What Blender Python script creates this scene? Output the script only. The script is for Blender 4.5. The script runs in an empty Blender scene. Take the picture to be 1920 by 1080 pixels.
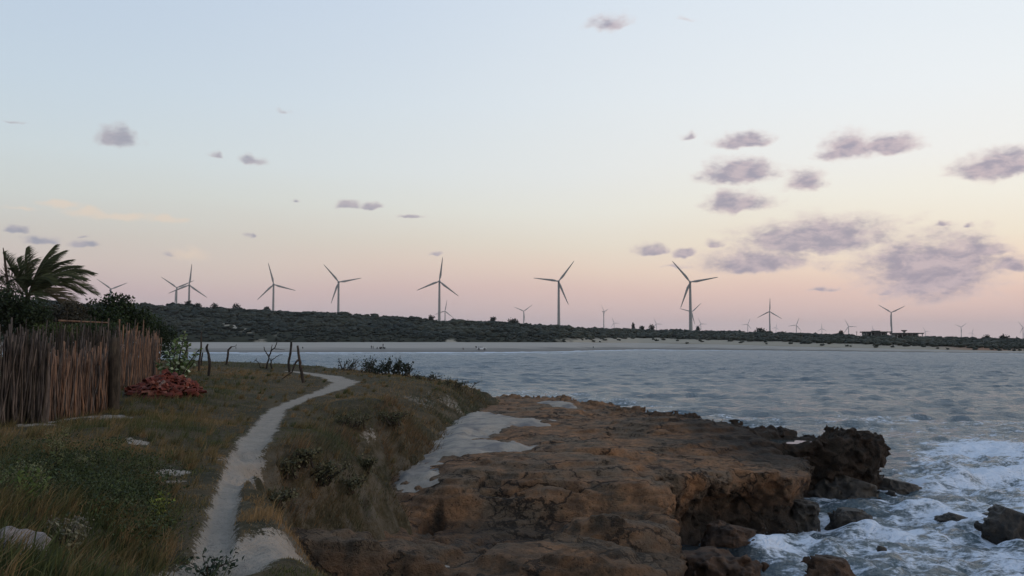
import bpy, math, random
import numpy as np

random.seed(7)
RNG = np.random.default_rng(11)
SC = bpy.context.scene
COL = SC.collection
R_ = math.radians

# ------------------------------------------------------------------ camera
CAM_Z = 5.5
FPX = 1663.0                                  # focal length in pixels of a 1920 px wide frame
PITCH = math.atan(98.0 / FPX)
cam_data = bpy.data.cameras.new("camera")
cam = bpy.data.objects.new("camera", cam_data)
COL.objects.link(cam)
cam.location = (0, 0, CAM_Z)
cam.rotation_euler = (math.pi / 2 + PITCH, 0, 0)
cam_data.sensor_width = 36.0
cam_data.lens = FPX / 1920 * 36
cam_data.clip_start = 0.1
cam_data.clip_end = 60000
SC.camera = cam

# ------------------------------------------------------------------ colour management
SC.view_settings.view_transform = 'Standard'
SC.view_settings.look = 'None'
SC.view_settings.exposure = 0.14
SC.view_settings.gamma = 1.0
SC.view_settings.use_curve_mapping = False

# ------------------------------------------------------------------ node helpers
class NT:
    def __init__(self, tree):
        self.t = tree
    def n(self, typ, **kw):
        nd = self.t.nodes.new(typ)
        ins = kw.pop('ins', {})
        for k, v in kw.items():
            setattr(nd, k, v)
        for k, v in ins.items():
            self.put(nd.inputs[k], v)
        return nd
    def put(self, sock, v):
        if hasattr(v, 'is_output') or isinstance(v, bpy.types.NodeSocket):
            self.t.links.new(v, sock)
        else:
            sock.default_value = v
    def math(self, op, a, b=None, c=None, clamp=False):
        nd = self.t.nodes.new('ShaderNodeMath'); nd.operation = op; nd.use_clamp = clamp
        self.put(nd.inputs[0], a)
        if b is not None: self.put(nd.inputs[1], b)
        if c is not None: self.put(nd.inputs[2], c)
        return nd.outputs[0]
    def vmath(self, op, a, b=None, out=0):
        nd = self.t.nodes.new('ShaderNodeVectorMath'); nd.operation = op
        self.put(nd.inputs[0], a)
        if b is not None: self.put(nd.inputs[1], b)
        return nd.outputs[out]
    def step(self, v, a, b, lo=0.0, hi=1.0):
        nd = self.t.nodes.new('ShaderNodeMapRange'); nd.interpolation_type = 'SMOOTHSTEP'
        self.put(nd.inputs[0], v); self.put(nd.inputs[1], a); self.put(nd.inputs[2], b)
        self.put(nd.inputs[3], lo); self.put(nd.inputs[4], hi)
        return nd.outputs[0]
    def mix(self, f, a, b, blend='MIX'):
        nd = self.t.nodes.new('ShaderNodeMix'); nd.data_type = 'RGBA'; nd.blend_type = blend
        self.put(nd.inputs[0], f); self.put(nd.inputs[6], a); self.put(nd.inputs[7], b)
        return nd.outputs[2]
    def noise(self, vec, scale, detail=4, rough=0.55, dist=0.0, out=0):
        nd = self.t.nodes.new('ShaderNodeTexNoise')
        if vec is not None: self.put(nd.inputs['Vector'], vec)
        nd.inputs['Scale'].default_value = scale; nd.inputs['Detail'].default_value = detail
        nd.inputs['Roughness'].default_value = rough; nd.inputs['Distortion'].default_value = dist
        return nd.outputs[out]
    def ramp(self, f, stops, interp='LINEAR'):
        nd = self.t.nodes.new('ShaderNodeValToRGB'); cr = nd.color_ramp; cr.interpolation = interp
        while len(cr.elements) < len(stops): cr.elements.new(0.5)
        for e, (p, c) in zip(cr.elements, stops):
            e.position = p; e.color = (c[0], c[1], c[2], 1)
        self.put(nd.inputs[0], f)
        return nd.outputs[0]
    def scale_vec(self, vec, s):
        return self.vmath('MULTIPLY', vec, s)

def lin(r, g, b):
    f = lambda c: (c / 255 / 12.92) if c / 255 <= 0.04045 else ((c / 255 + 0.055) / 1.055) ** 2.4
    return (f(r), f(g), f(b), 1.0)

def new_mat(name):
    m = bpy.data.materials.new(name); m.use_nodes = True
    t = m.node_tree; t.nodes.clear()
    N = NT(t)
    out = t.nodes.new('ShaderNodeOutputMaterial')
    return m, N, out

def principled(N, out, color, rough=0.8, spec=0.3, bump=None, **kw):
    p = N.t.nodes.new('ShaderNodeBsdfPrincipled')
    N.put(p.inputs['Base Color'], color)
    N.put(p.inputs['Roughness'], rough)
    N.put(p.inputs['Specular IOR Level'], spec)
    for k, v in kw.items(): N.put(p.inputs[k.replace('_', ' ')], v)
    if bump is not None: N.put(p.inputs['Normal'], bump)
    if out is not None: N.t.links.new(p.outputs[0], out.inputs[0])
    return p

def bump(N, h, strength=0.5, dist=0.05, normal=None):
    b = N.t.nodes.new('ShaderNodeBump')
    b.inputs['Strength'].default_value = strength; b.inputs['Distance'].default_value = dist
    N.put(b.inputs['Height'], h)
    if normal is not None: N.put(b.inputs['Normal'], normal)
    return b.outputs[0]

# ------------------------------------------------------------------ sky
world = bpy.data.worlds.new("World"); SC.world = world; world.use_nodes = True
wt = world.node_tree; wt.nodes.clear(); W = NT(wt)
tc = wt.nodes.new('ShaderNodeTexCoord')
dirv = W.vmath('NORMALIZE', tc.outputs['Generated'])
sx = wt.nodes.new('ShaderNodeSeparateXYZ'); W.put(sx.inputs[0], dirv)
el = W.math('MULTIPLY', W.math('ARCSINE', sx.outputs[2]), 180 / math.pi)         # degrees above the horizon
az = W.math('MULTIPLY', W.math('ARCTAN2', sx.outputs[0], sx.outputs[1]), 180 / math.pi)
wob = W.noise(W.scale_vec(dirv, (3, 3, 9)), 1.0, 3, 0.5)
elw = W.math('ADD', el, W.math('MULTIPLY', W.math('SUBTRACT', wob, 0.5), 2.2))
tf = W.math('DIVIDE', elw, 90.0, clamp=True)
def rampstops(lst): return [(e / 90.0, lin(*c)) for e, c in lst]
left_stops = rampstops([(0, (170, 162, 172)), (1.8, (180, 168, 174)), (3.4, (192, 172, 174)), (4.8, (200, 186, 180)), (6.4, (198, 193, 186)), (8.5, (200, 205, 202)),
                        (11, (199, 210, 214)), (15, (192, 207, 219)), (21, (182, 199, 219)), (34, (160, 186, 214)), (60, (136, 164, 200)), (90, (118, 148, 188))])
right_stops = rampstops([(0, (216, 190, 184)), (1.5, (224, 192, 183)), (3.0, (236, 202, 186)), (4.4, (244, 218, 195)), (6.0, (242, 229, 208)), (8.5, (242, 237, 224)),
                         (11, (239, 238, 234)), (15, (234, 238, 240)), (21, (225, 233, 240)), (34, (200, 214, 230)), (60, (154, 178, 208)), (90, (118, 148, 188))])
azf = W.step(az, -38.0, 34.0)
back = W.step(W.math('ABSOLUTE', az), 60.0, 150.0)                               # both sides meet again behind
azf = W.math('ADD', W.math('MULTIPLY', azf, W.math('SUBTRACT', 1.0, back)), W.math('MULTIPLY', back, 0.45))
grad = W.mix(azf, W.ramp(tf, left_stops), W.ramp(tf, right_stops))

# clouds: a fractal noise thresholded inside soft ellipses (azimuth, elevation in degrees)
def px_ang(px, py):
    X, Yu = px - 960, 540 - py
    d = np.array([X, FPX * math.cos(PITCH) - Yu * math.sin(PITCH), FPX * math.sin(PITCH) + Yu * math.cos(PITCH)])
    d /= np.linalg.norm(d)
    return math.degrees(math.atan2(d[0], d[1])), math.degrees(math.asin(d[2]))
DEG = 57.3 / FPX
cvec = wt.nodes.new('ShaderNodeCombineXYZ'); W.put(cvec.inputs[0], az); W.put(cvec.inputs[1], el)
cn = W.noise(W.scale_vec(cvec.outputs[0], (0.55, 1.0, 1.0)), 0.75, 7, 0.64)
cn2 = W.noise(W.scale_vec(cvec.outputs[0], (0.5, 1.15, 1.0)), 2.3, 4, 0.6)
wv = W.noise(cvec.outputs[0], 0.9, 2, 0.5, out=1)
cw = W.vmath('ADD', cvec.outputs[0], W.scale_vec(W.vmath('SUBTRACT', wv, (0.5, 0.5, 0.5)), (1.6, 0.7, 0)))
CLOUDS = [(1420, 485, 118, 25, 0), (1530, 437, 150, 34, 0), (1745, 488, 128, 62, 0), (1850, 465, 60, 18, .2), (1895, 492, 45, 16, .15),
          (1382, 375, 68, 20, 0), (1385, 315, 82, 26, .05), (1510, 332, 56, 24, .2), (1390, 260, 66, 14, .1), (1293, 253, 24, 10, .25),
          (1590, 272, 58, 25, .02), (1668, 266, 66, 20, .12), (1872, 303, 85, 26, .05), (1225, 464, 44, 11, .12), (1283, 473, 24, 10, .08),
          (1150, 33, 115, 26, .48), (1285, 28, 70, 14, .75), (1660, 541, 45, 11, .3), (1540, 540, 45, 7, .3), (1335, 455, 34, 13, .33),
          (1768, 418, 28, 9, .25), (1812, 421, 20, 8, .28), (1265, 497, 40, 7, .28),
          (218, 253, 38, 20, .05), (405, 287, 22, 9, .15), (470, 298, 34, 12, .12), (652, 382, 28, 10, .06), (698, 384, 26, 8, .12),
          (772, 405, 38, 6, .3), (78, 448, 36, 9, .1), (155, 456, 32, 8, .1), (30, 428, 26, 8, .18), (528, 205, 34, 9, .6), (820, 475, 18, 6, .28),
          (320, 476, 18, 6, .3), (25, 228, 50, 5, .5), (165, 441, 12, 4, .3), (120, 505, 40, 7, .35), (465, 440, 14, 8, .35), (550, 370, 20, 8, .45)]
mn = None
for (px, py, w, h, pen) in CLOUDS:
    a0, e0 = px_ang(px, py + h * .55)
    q = W.vmath('MULTIPLY', W.vmath('SUBTRACT', cw, (a0, e0, 0)), (1 / (w * 1.22 * DEG), 1 / (h * 1.9 * DEG), 0))
    q = W.vmath('MAXIMUM', q, W.vmath('MULTIPLY', q, (-1, -2.4, 0)))                 # flat bases, puffed tops
    L = W.vmath('LENGTH', q, out=1)
    if pen: L = W.math('ADD', L, pen)
    mn = L if mn is None else W.math('MINIMUM', mn, L)
cd = W.math('ADD', W.math('MULTIPLY', W.math('SUBTRACT', 1.0, mn), 1.7), W.math('MULTIPLY', W.math('SUBTRACT', cn, 0.5), 1.7))
cd = W.math('ADD', cd, W.math('MULTIPLY', W.math('SUBTRACT', cn2, 0.5), 0.5))
calpha = W.step(cd, 0.0, 1.05)
cn3 = W.noise(W.scale_vec(cvec.outputs[0], (0.6, 1.3, 1.0)), 1.1, 5, 0.62, 0.3)
ccol = W.mix(W.step(cd, 0.1, 1.0), lin(224, 202, 196), W.mix(W.step(cn3, 0.36, 0.64), lin(150, 142, 160), lin(194, 176, 182)))
ccol = W.mix(azf, W.mix(0.6, ccol, lin(146, 154, 166)), ccol)
sky = W.mix(W.math('MULTIPLY', calpha, 0.88), grad, ccol)
# thin sunlit wisps low on the left
mn2 = None
for (px, py, w, h, pen) in [(112, 383, 40, 7, 0), (165, 397, 48, 8, .05), (232, 406, 85, 8, 0), (305, 411, 45, 7, .05), (360, 478, 60, 14, .3), (40, 390, 60, 6, .3)]:
    a0, e0 = px_ang(px, py)
    q = W.vmath('MULTIPLY', W.vmath('SUBTRACT', cw, (a0, e0, 0)), (1 / (w * 1.1 * DEG), 1 / (h * 1.3 * DEG), 0))
    L = W.math('ADD', W.vmath('LENGTH', q, out=1), pen)
    mn2 = L if mn2 is None else W.math('MINIMUM', mn2, L)
wd = W.math('ADD', W.math('SUBTRACT', 1.0, mn2), W.math('MULTIPLY', W.math('SUBTRACT', cn, 0.5), 1.8))
sky = W.mix(W.math('MULTIPLY', W.step(wd, 0.0, 0.8), 0.65), sky, lin(224, 205, 186))

SUN_EL, SUN_AZ = 4.0, 105.0            # afterglow low on the right, azimuth clockwise from +Y
nish = wt.nodes.new('ShaderNodeTexSky'); nish.sky_type = 'NISHITA'; nish.sun_disc = False
nish.sun_elevation = R_(SUN_EL); nish.sun_rotation = R_(SUN_AZ)
bg1 = wt.nodes.new('ShaderNodeBackground'); W.put(bg1.inputs[0], sky); bg1.inputs[1].default_value = 1.0
bg2 = wt.nodes.new('ShaderNodeBackground'); W.put(bg2.inputs[0], nish.outputs[0]); bg2.inputs[1].default_value = 0.05
mixw = wt.nodes.new('ShaderNodeMixShader'); mixw.inputs[0].default_value = 0.04
wt.links.new(bg1.outputs[0], mixw.inputs[1]); wt.links.new(bg2.outputs[0], mixw.inputs[2])
wo = wt.nodes.new('ShaderNodeOutputWorld'); wt.links.new(mixw.outputs[0], wo.inputs[0])
try:
    world.cycles.sampling_method = 'MANUAL'; world.cycles.sample_map_resolution = 512
except Exception: pass

sun_d = bpy.data.lights.new("sun", 'SUN'); sun_d.energy = 0.45; sun_d.angle = R_(30); sun_d.color = (1.0, 0.85, 0.74)
sun = bpy.data.objects.new("sun", sun_d); COL.objects.link(sun)
sun.location = (60, -30, 60)
sun.rotation_euler = (R_(90 - 22), 0, R_(180 - SUN_AZ))
try:
    SC.cycles.max_bounces = 6; SC.cycles.diffuse_bounces = 3; SC.cycles.glossy_bounces = 3
    SC.cycles.transparent_max_bounces = 4
except Exception: pass

# ------------------------------------------------------------------ pixel -> place helpers
def ray(px, py):
    px = np.asarray(px, float); py = np.asarray(py, float)
    X, Yu = px - 960, 540 - py
    return np.stack([X, FPX * math.cos(PITCH) - Yu * math.sin(PITCH), FPX * math.sin(PITCH) + Yu * math.cos(PITCH)], -1)
def on_z(px, py, z):
    d = ray(px, py); t = (np.asarray(z, float) - CAM_Z) / d[..., 2]
    return np.stack([d[..., 0] * t, d[..., 1] * t, CAM_Z + d[..., 2] * t], -1)
def at_y(px, py, Y):
    d = ray(px, py); t = np.asarray(Y, float) / d[..., 1]
    return np.stack([d[..., 0] * t, d[..., 1] * t, CAM_Z + d[..., 2] * t], -1)

# ------------------------------------------------------------------ numpy noise
_T2 = np.random.default_rng(3).random((128, 128)).astype(np.float32)
_T3 = np.random.default_rng(5).random((64, 64, 64)).astype(np.float32)
def vn2(x, y):
    xi = np.floor(x).astype(np.int64); yi = np.floor(y).astype(np.int64)
    fx = (x - xi).astype(np.float32); fy = (y - yi).astype(np.float32)
    fx = fx * fx * (3 - 2 * fx); fy = fy * fy * (3 - 2 * fy)
    x0 = xi & 127; x1 = (xi + 1) & 127; y0 = yi & 127; y1 = (yi + 1) & 127
    a = _T2[x0, y0] * (1 - fx) + _T2[x1, y0] * fx
    b = _T2[x0, y1] * (1 - fx) + _T2[x1, y1] * fx
    return a * (1 - fy) + b * fy
def fbm2(x, y, s, octv=4, rough=0.5, seed=0):
    """about -1..1"""
    t = np.zeros(np.broadcast(x, y).shape, np.float32); a = 1.0; tot = 0
    x = np.asarray(x) * s + seed * 13.37; y = np.asarray(y) * s + seed * 7.91
    for o in range(octv):
        t += a * (vn2(x, y) * 2 - 1); tot += a; a *= rough
        x, y = (x * 1.6 + y * 1.2) + 5.2, (y * 1.6 - x * 1.2) + 1.7
    return t / tot * 1.5
def vn3(x, y, z):
    xi = np.floor(x).astype(np.int32); yi = np.floor(y).astype(np.int32); zi = np.floor(z).astype(np.int32)
    fx = (x - xi).astype(np.float32); fy = (y - yi).astype(np.float32); fz = (z - zi).astype(np.float32)
    fx = fx * fx * (3 - 2 * fx); fy = fy * fy * (3 - 2 * fy); fz = fz * fz * (3 - 2 * fz)
    x0 = xi & 63; x1 = (xi + 1) & 63; y0 = yi & 63; y1 = (yi + 1) & 63; z0 = zi & 63; z1 = (zi + 1) & 63
    def L(a, b, f): return a + (b - a) * f
    return L(L(L(_T3[x0, y0, z0], _T3[x1, y0, z0], fx), L(_T3[x0, y1, z0], _T3[x1, y1, z0], fx), fy),
             L(L(_T3[x0, y0, z1], _T3[x1, y0, z1], fx), L(_T3[x0, y1, z1], _T3[x1, y1, z1], fx), fy), fz)
def fbm3(x, y, z, s, octv=3, rough=0.5, seed=0, ridged=False):
    t = np.zeros(x.shape, np.float32); a = 1.0; tot = 0
    x = x * s + seed * 9.1; y = y * s + seed * 3.3; z = z * s + seed * 5.7
    for o in range(octv):
        v = vn3(x, y, z) * 2 - 1
        if ridged: v = 1 - 2 * np.abs(v)
        t += a * v; tot += a; a *= rough
        x, y, z = (x * 1.6 + y * 1.2) + 3.1, (y * 1.6 - x * 1.2) + 8.3, z * 2.03 + 1.1
    return t / tot * (1.4 if not ridged else 1.0)
def sstep(v, a, b):
    t = np.clip((v - a) / (b - a), 0, 1); return t * t * (3 - 2 * t)

class TPS:
    def __init__(self, pts, lam=0.02):
        P = np.array([(p[0], p[1]) for p in pts], float); v = np.array([p[2] for p in pts], float)
        self.P = P; n = len(P)
        d = np.linalg.norm(P[:, None] - P[None], axis=-1)
        K = self.phi(d) + lam * np.eye(n)
        A = np.zeros((n + 3, n + 3)); A[:n, :n] = K; A[:n, n] = 1; A[:n, n + 1:] = P; A[n, :n] = 1; A[n + 1:, :n] = P.T
        self.w = np.linalg.solve(A, np.r_[v, 0, 0, 0])
    @staticmethod
    def phi(d): return d * d * np.log(d + 1e-9)
    def __call__(self, x, y):
        x = np.asarray(x, float); y = np.asarray(y, float)
        out = self.w[-3] + self.w[-2] * x + self.w[-1] * y
        for (cx, cy), w in zip(self.P, self.w[:-3]):
            out = out + w * self.phi(np.hypot(x - cx, y - cy))
        return out
def seg_dist(x, y, pl, closed=False):
    """distance to a polyline and the arc parameter (index + fraction) of the nearest point"""
    x = np.asarray(x, float); y = np.asarray(y, float)
    best = np.full(x.shape, 1e9); par = np.zeros(x.shape)
    n = len(pl)
    for i in range(n if closed else n - 1):
        ax, ay = pl[i][:2]; bx, by = pl[(i + 1) % n][:2]
        dx, dy = bx - ax, by - ay; L2 = dx * dx + dy * dy + 1e-12
        t = np.clip(((x - ax) * dx + (y - ay) * dy) / L2, 0, 1)
        d = np.hypot(x - ax - t * dx, y - ay - t * dy)
        m = d < best; best = np.where(m, d, best); par = np.where(m, i + t, par)
    return best, par
def poly_sd(x, y, pl):
    """signed distance to a closed polygon, negative inside"""
    x = np.asarray(x, float); y = np.asarray(y, float)
    d, _ = seg_dist(x, y, pl, True)
    ins = np.zeros(x.shape, bool); n = len(pl)
    for i in range(n):
        ax, ay = pl[i][:2]; bx, by = pl[(i + 1) % n][:2]
        c = ((ay > y) != (by > y)) & (x < (bx - ax) * (y - ay) / (by - ay + 1e-12) + ax)
        ins ^= c
    return np.where(ins, -d, d)

# ------------------------------------------------------------------ mesh helpers
def make_mesh(name, V, tris=None, quads=None, mat=None, smooth=False, attrs=None, colors=None):
    me = bpy.data.meshes.new(name)
    V = np.ascontiguousarray(V, np.float32).reshape(-1, 3)
    nt = 0 if tris is None else len(tris); nq = 0 if quads is None else len(quads)
    me.vertices.add(len(V)); me.vertices.foreach_set('co', V.ravel())
    loops = []
    if nt: loops.append(np.asarray(tris, np.int32).ravel())
    if nq: loops.append(np.asarray(quads, np.int32).ravel())
    li = np.concatenate(loops)
    me.loops.add(len(li)); me.loops.foreach_set('vertex_index', li)
    me.polygons.add(nt + nq)
    st = np.concatenate([np.arange(nt) * 3, nt * 3 + np.arange(nq) * 4]).astype(np.int32)
    me.polygons.foreach_set('loop_start', st)
    try:
        me.polygons.foreach_set('loop_total', np.concatenate([np.full(nt, 3), np.full(nq, 4)]).astype(np.int32))
    except Exception: pass
    if attrs:
        for k, a in attrs.items():
            at = me.attributes.new(k, 'FLOAT', 'POINT'); at.data.foreach_set('value', np.asarray(a, np.float32).ravel())
    if colors:
        for k, a in colors.items():
            at = me.attributes.new(k, 'FLOAT_COLOR', 'POINT')
            a = np.asarray(a, np.float32)
            if a.shape[1] == 3: a = np.c_[a, np.ones(len(a), np.float32)]
            at.data.foreach_set('color', a.ravel())
    me.update(calc_edges=True)
    me.polygons.foreach_set('use_smooth', np.full(nt + nq, smooth))
    if mat is not None: me.materials.append(mat)
    return me
def add_obj(name, me, parent=None, loc=(0, 0, 0), rot=(0, 0, 0), scale=None):
    o = bpy.data.objects.new(name, me); COL.objects.link(o)
    if parent is not None: o.parent = parent
    o.location = loc; o.rotation_euler = rot
    if scale is not None: o.scale = scale
    return o
def tag(o, label=None, cat=None, group=None, kind=None):
    if label: o['label'] = label
    if cat: o['category'] = cat
    if group: o['group'] = group
    if kind: o['kind'] = kind
    return o
def root(name, loc, label, cat, group=None, rz=0.0):
    o = bpy.data.objects.new(name, None); COL.objects.link(o)
    o.empty_display_size = 0.2; o.location = loc; o.rotation_euler = (0, 0, rz)
    return tag(o, label, cat, group)
def grid_quads(nr, nc):
    i = np.arange(nr - 1)[:, None] * nc + np.arange(nc - 1)[None]
    return np.stack([i, i + 1, i + nc + 1, i + nc], -1).reshape(-1, 4)
class MB:
    """collects simple solids into one mesh"""
    def __init__(self): self.v = []; self.q = []; self.t = []; self.n = 0
    def _add(self, v, q=None, t=None):
        v = np.asarray(v, float)
        self.v.append(v)
        if q is not None and len(q): self.q.append(np.asarray(q) + self.n)
        if t is not None and len(t): self.t.append(np.asarray(t) + self.n)
        self.n += len(v)
    def box(self, c, s, rz=0.0, taper=1.0):
        sx, sy, sz = np.asarray(s) / 2
        v = np.array([(-sx, -sy, -sz), (sx, -sy, -sz), (sx, sy, -sz), (-sx, sy, -sz), (-sx * taper, -sy * taper, sz), (sx * taper, -sy * taper, sz), (sx * taper, sy * taper, sz), (-sx * taper, sy * taper, sz)])
        ca, sa = math.cos(rz), math.sin(rz)
        v = np.c_[v[:, 0] * ca - v[:, 1] * sa, v[:, 0] * sa + v[:, 1] * ca, v[:, 2]] + np.asarray(c)
        self._add(v, [(0, 3, 2, 1), (4, 5, 6, 7), (0, 1, 5, 4), (1, 2, 6, 5), (2, 3, 7, 6), (3, 0, 4, 7)])
        return self
    def tube(self, pts, radii, k=6):
        pts = np.asarray(pts, float); n = len(pts); radii = np.broadcast_to(radii, (n,))
        T = np.gradient(pts, axis=0); T /= np.linalg.norm(T, axis=1)[:, None] + 1e-9
        up = np.array([0.13, 0.97, 0.2]) if abs(T[0][1]) < 0.8 else np.array([1.0, 0.1, 0.0])
        A = np.cross(T, up); A /= np.linalg.norm(A, axis=1)[:, None] + 1e-9
        B = np.cross(T, A)
        an = np.linspace(0, 2 * np.pi, k, endpoint=False)
        v = pts[:, None] + radii[:, None, None] * (A[:, None] * np.cos(an)[None, :, None] + B[:, None] * np.sin(an)[None, :, None])
        q = []
        for i in range(n - 1):
            for j in range(k):
                q.append((i * k + j, i * k + (j + 1) % k, (i + 1) * k + (j + 1) % k, (i + 1) * k + j))
        v = v.reshape(-1, 3)
        c0, c1 = len(v), len(v) + 1
        v = np.vstack([v, pts[0], pts[-1]])
        t = [(c0, (j + 1) % k, j) for j in range(k)] + [(c1, (n - 1) * k + j, (n - 1) * k + (j + 1) % k) for j in range(k)]
        self._add(v, q, t); return self
    def prism(self, prof, y0, y1):
        """extrude a closed xz profile along y"""
        n = len(prof); p = np.asarray(prof, float)
        v = np.vstack([np.c_[p[:, 0], np.full(n, y0), p[:, 1]], np.c_[p[:, 0], np.full(n, y1), p[:, 1]]])
        q = [(i, (i + 1) % n, n + (i + 1) % n, n + i) for i in range(n)]
        c = p.mean(0); v = np.vstack([v, (c[0], y0, c[1]), (c[0], y1, c[1])])
        t = [(2 * n, (i + 1) % n, i) for i in range(n)] + [(2 * n + 1, n + i, n + (i + 1) % n) for i in range(n)]
        self._add(v, q, t); return self
    def mesh(self, name, mat, smooth=False, **kw):
        return make_mesh(name, np.vstack(self.v), np.vstack(self.t) if self.t else None, np.vstack(self.q) if self.q else None, mat, smooth, **kw)
    def obj(self, name, mat, parent=None, smooth=False, **kw):
        return add_obj(name, self.mesh(name, mat, smooth), parent, **kw)

def surface_nets(F, org, vox):
    s = F < 0
    nx, ny, nz = F.shape
    c = np.zeros((nx - 1, ny - 1, nz - 1), np.int8)
    for dx in (0, 1):
        for dy in (0, 1):
            for dz in (0, 1):
                c += s[dx:nx - 1 + dx, dy:ny - 1 + dy, dz:nz - 1 + dz]
    idx = np.argwhere((c > 0) & (c < 8))
    I, J, K = idx.T
    acc = np.zeros((len(idx), 3), np.float32); cnt = np.zeros(len(idx), np.float32)
    corners = [(a, b, d) for a in (0, 1) for b in (0, 1) for d in (0, 1)]
    val = {cr: F[I + cr[0], J + cr[1], K + cr[2]] for cr in corners}
    for a in corners:
        for ax in range(3):
            if a[ax]: continue
            b = list(a); b[ax] = 1; b = tuple(b)
            va, vb = val[a], val[b]
            m = (va < 0) != (vb < 0)
            t = np.where(m, va / np.where(m, va - vb, 1), 0)
            p = np.empty((len(idx), 3), np.float32); p[:] = a; p[:, ax] += t
            acc += p * m[:, None]; cnt += m
    V = (idx + acc / cnt[:, None]) * vox + np.asarray(org)
    vid = np.full(c.shape, -1, np.int32); vid[I, J, K] = np.arange(len(idx))
    quads = []
    for ax in range(3):
        sl0 = [slice(None)] * 3; sl1 = [slice(None)] * 3
        sl0[ax] = slice(0, -1); sl1[ax] = slice(1, None)
        ch = s[tuple(sl0)] != s[tuple(sl1)]
        e = np.argwhere(ch)
        o1, o2 = [(1, 2), (2, 0), (0, 1)][ax]
        ok = (e[:, o1] > 0) & (e[:, o2] > 0) & (e[:, o1] < c.shape[o1]) & (e[:, o2] < c.shape[o2])
        e = e[ok]
        def at(d1, d2):
            f = e.copy(); f[:, o1] += d1; f[:, o2] += d2
            return vid[f[:, 0], f[:, 1], f[:, 2]]
        q = np.stack([at(-1, -1), at(0, -1), at(0, 0), at(-1, 0)], -1)
        flip = ~s[e[:, 0], e[:, 1], e[:, 2]]
        q[flip] = q[flip][:, ::-1]
        q = q[(q >= 0).all(1)]
        quads.append(q)
    return V, np.vstack(quads)
# ================================================================== GROUND SHAPES
def P3(px, py, z): p = on_z(px, py, z); return (p[0], p[1], z)
def PL(lst): return [tuple(on_z(a, b, c)[:2]) for a, b, c in lst]

DUNE_PTS = [P3(*t) for t in [
    (0, 795, 3.85), (80, 795, 3.85), (215, 765, 3.85), (290, 705, 3.9), (150, 900, 3.85), (250, 850, 3.8), (300, 780, 3.8), (400, 730, 3.72),
    (450, 692, 3.75), (350, 690, 3.85), (100, 1000, 4.22), (0, 985, 4.3), (270, 1045, 4.05), (0, 1080, 4.35), (230, 965, 3.75), (330, 985, 3.72),
    (405, 1010, 3.78), (425, 900, 3.72), (470, 825, 3.65), (510, 772, 3.6), (590, 737, 3.52), (655, 721, 3.48), (590, 702, 3.5),
    (640, 686, 3.72), (720, 705, 3.62), (770, 718, 3.5), (700, 745, 3.78), (760, 762, 3.55), (830, 735, 3.15), (870, 745, 2.85),
    (560, 850, 3.38), (522, 882, 3.45), (640, 850, 3.05), (600, 820, 3.45), (705, 800, 3.15), (650, 872, 2.75), (700, 886, 2.3), (600, 885, 2.95), (735, 770, 3.55), (540, 905, 3.2), (478, 1040, 3.5), (545, 1040, 3.2), (600, 1085, 3.15), (486, 960, 3.5),
    (780, 800, 2.9), (820, 790, 2.55), (880, 765, 2.45)]]
DUNE_PTS += [(0, -2, 3.9), (-8, -3, 4.1), (-14, 4, 4.0), (-30, 10, 4.0), (-45, 30, 4.2), (-40, 60, 4.2), (-28, 70, 4.0), (2, 2, 3.8), (-70, 60, 4.4), (-70, 10, 4.3), (3, 60, 2.4), (8, 30, 1.2)]
tps_dune = TPS(DUNE_PTS, 0.5)
DUNE_EDGE = [(4.0, -6), (1.4, 3.0), (0.35, 6.2)] + PL([(800, 1130, 3.0), (650, 1084, 3.1), (560, 1056, 3.15), (510, 1005, 3.2)]) + [(-3.9, 13.6), (-4.3, 14.9), (-3.8, 15.8), (-3.05, 17.0), (-2.75, 19.2), (-2.95, 21.2), (-3.7, 22.3)] + PL([(722, 776, 3.5), (778, 801, 3.0), (822, 802, 2.5), (870, 772, 2.5), (905, 755, 2.3)]) + \
    [(-1.0, 50), (-3.5, 56.5), (-7.5, 60), (-12, 64), (-19, 67), (-27, 72), (-45, 80), (-95, 95), (-95, -6)]
SHORE = [(2.9, 5), (3.05, 10), (3.2, 14), (3.35, 17), (3.55, 20.5), (3.85, 23.6)] + PL([(1330, 1010, 0), (1480, 998, 0), (1522, 985, 0), (1516, 955, 0), (1478, 934, 0), (1560, 930, 0), (1648, 925, 0)]) + \
    [(13.7, 33.6), (13.3, 35.2), (11.7, 36.0), (10.3, 37.6), (8.3, 38.6), (6.9, 41), (5.7, 45), (3.6, 49.8), (1.6, 54.6), (-1, 58.5), (-3, 58), (-8, 50), (-8, 10), (0, 4)]
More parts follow.
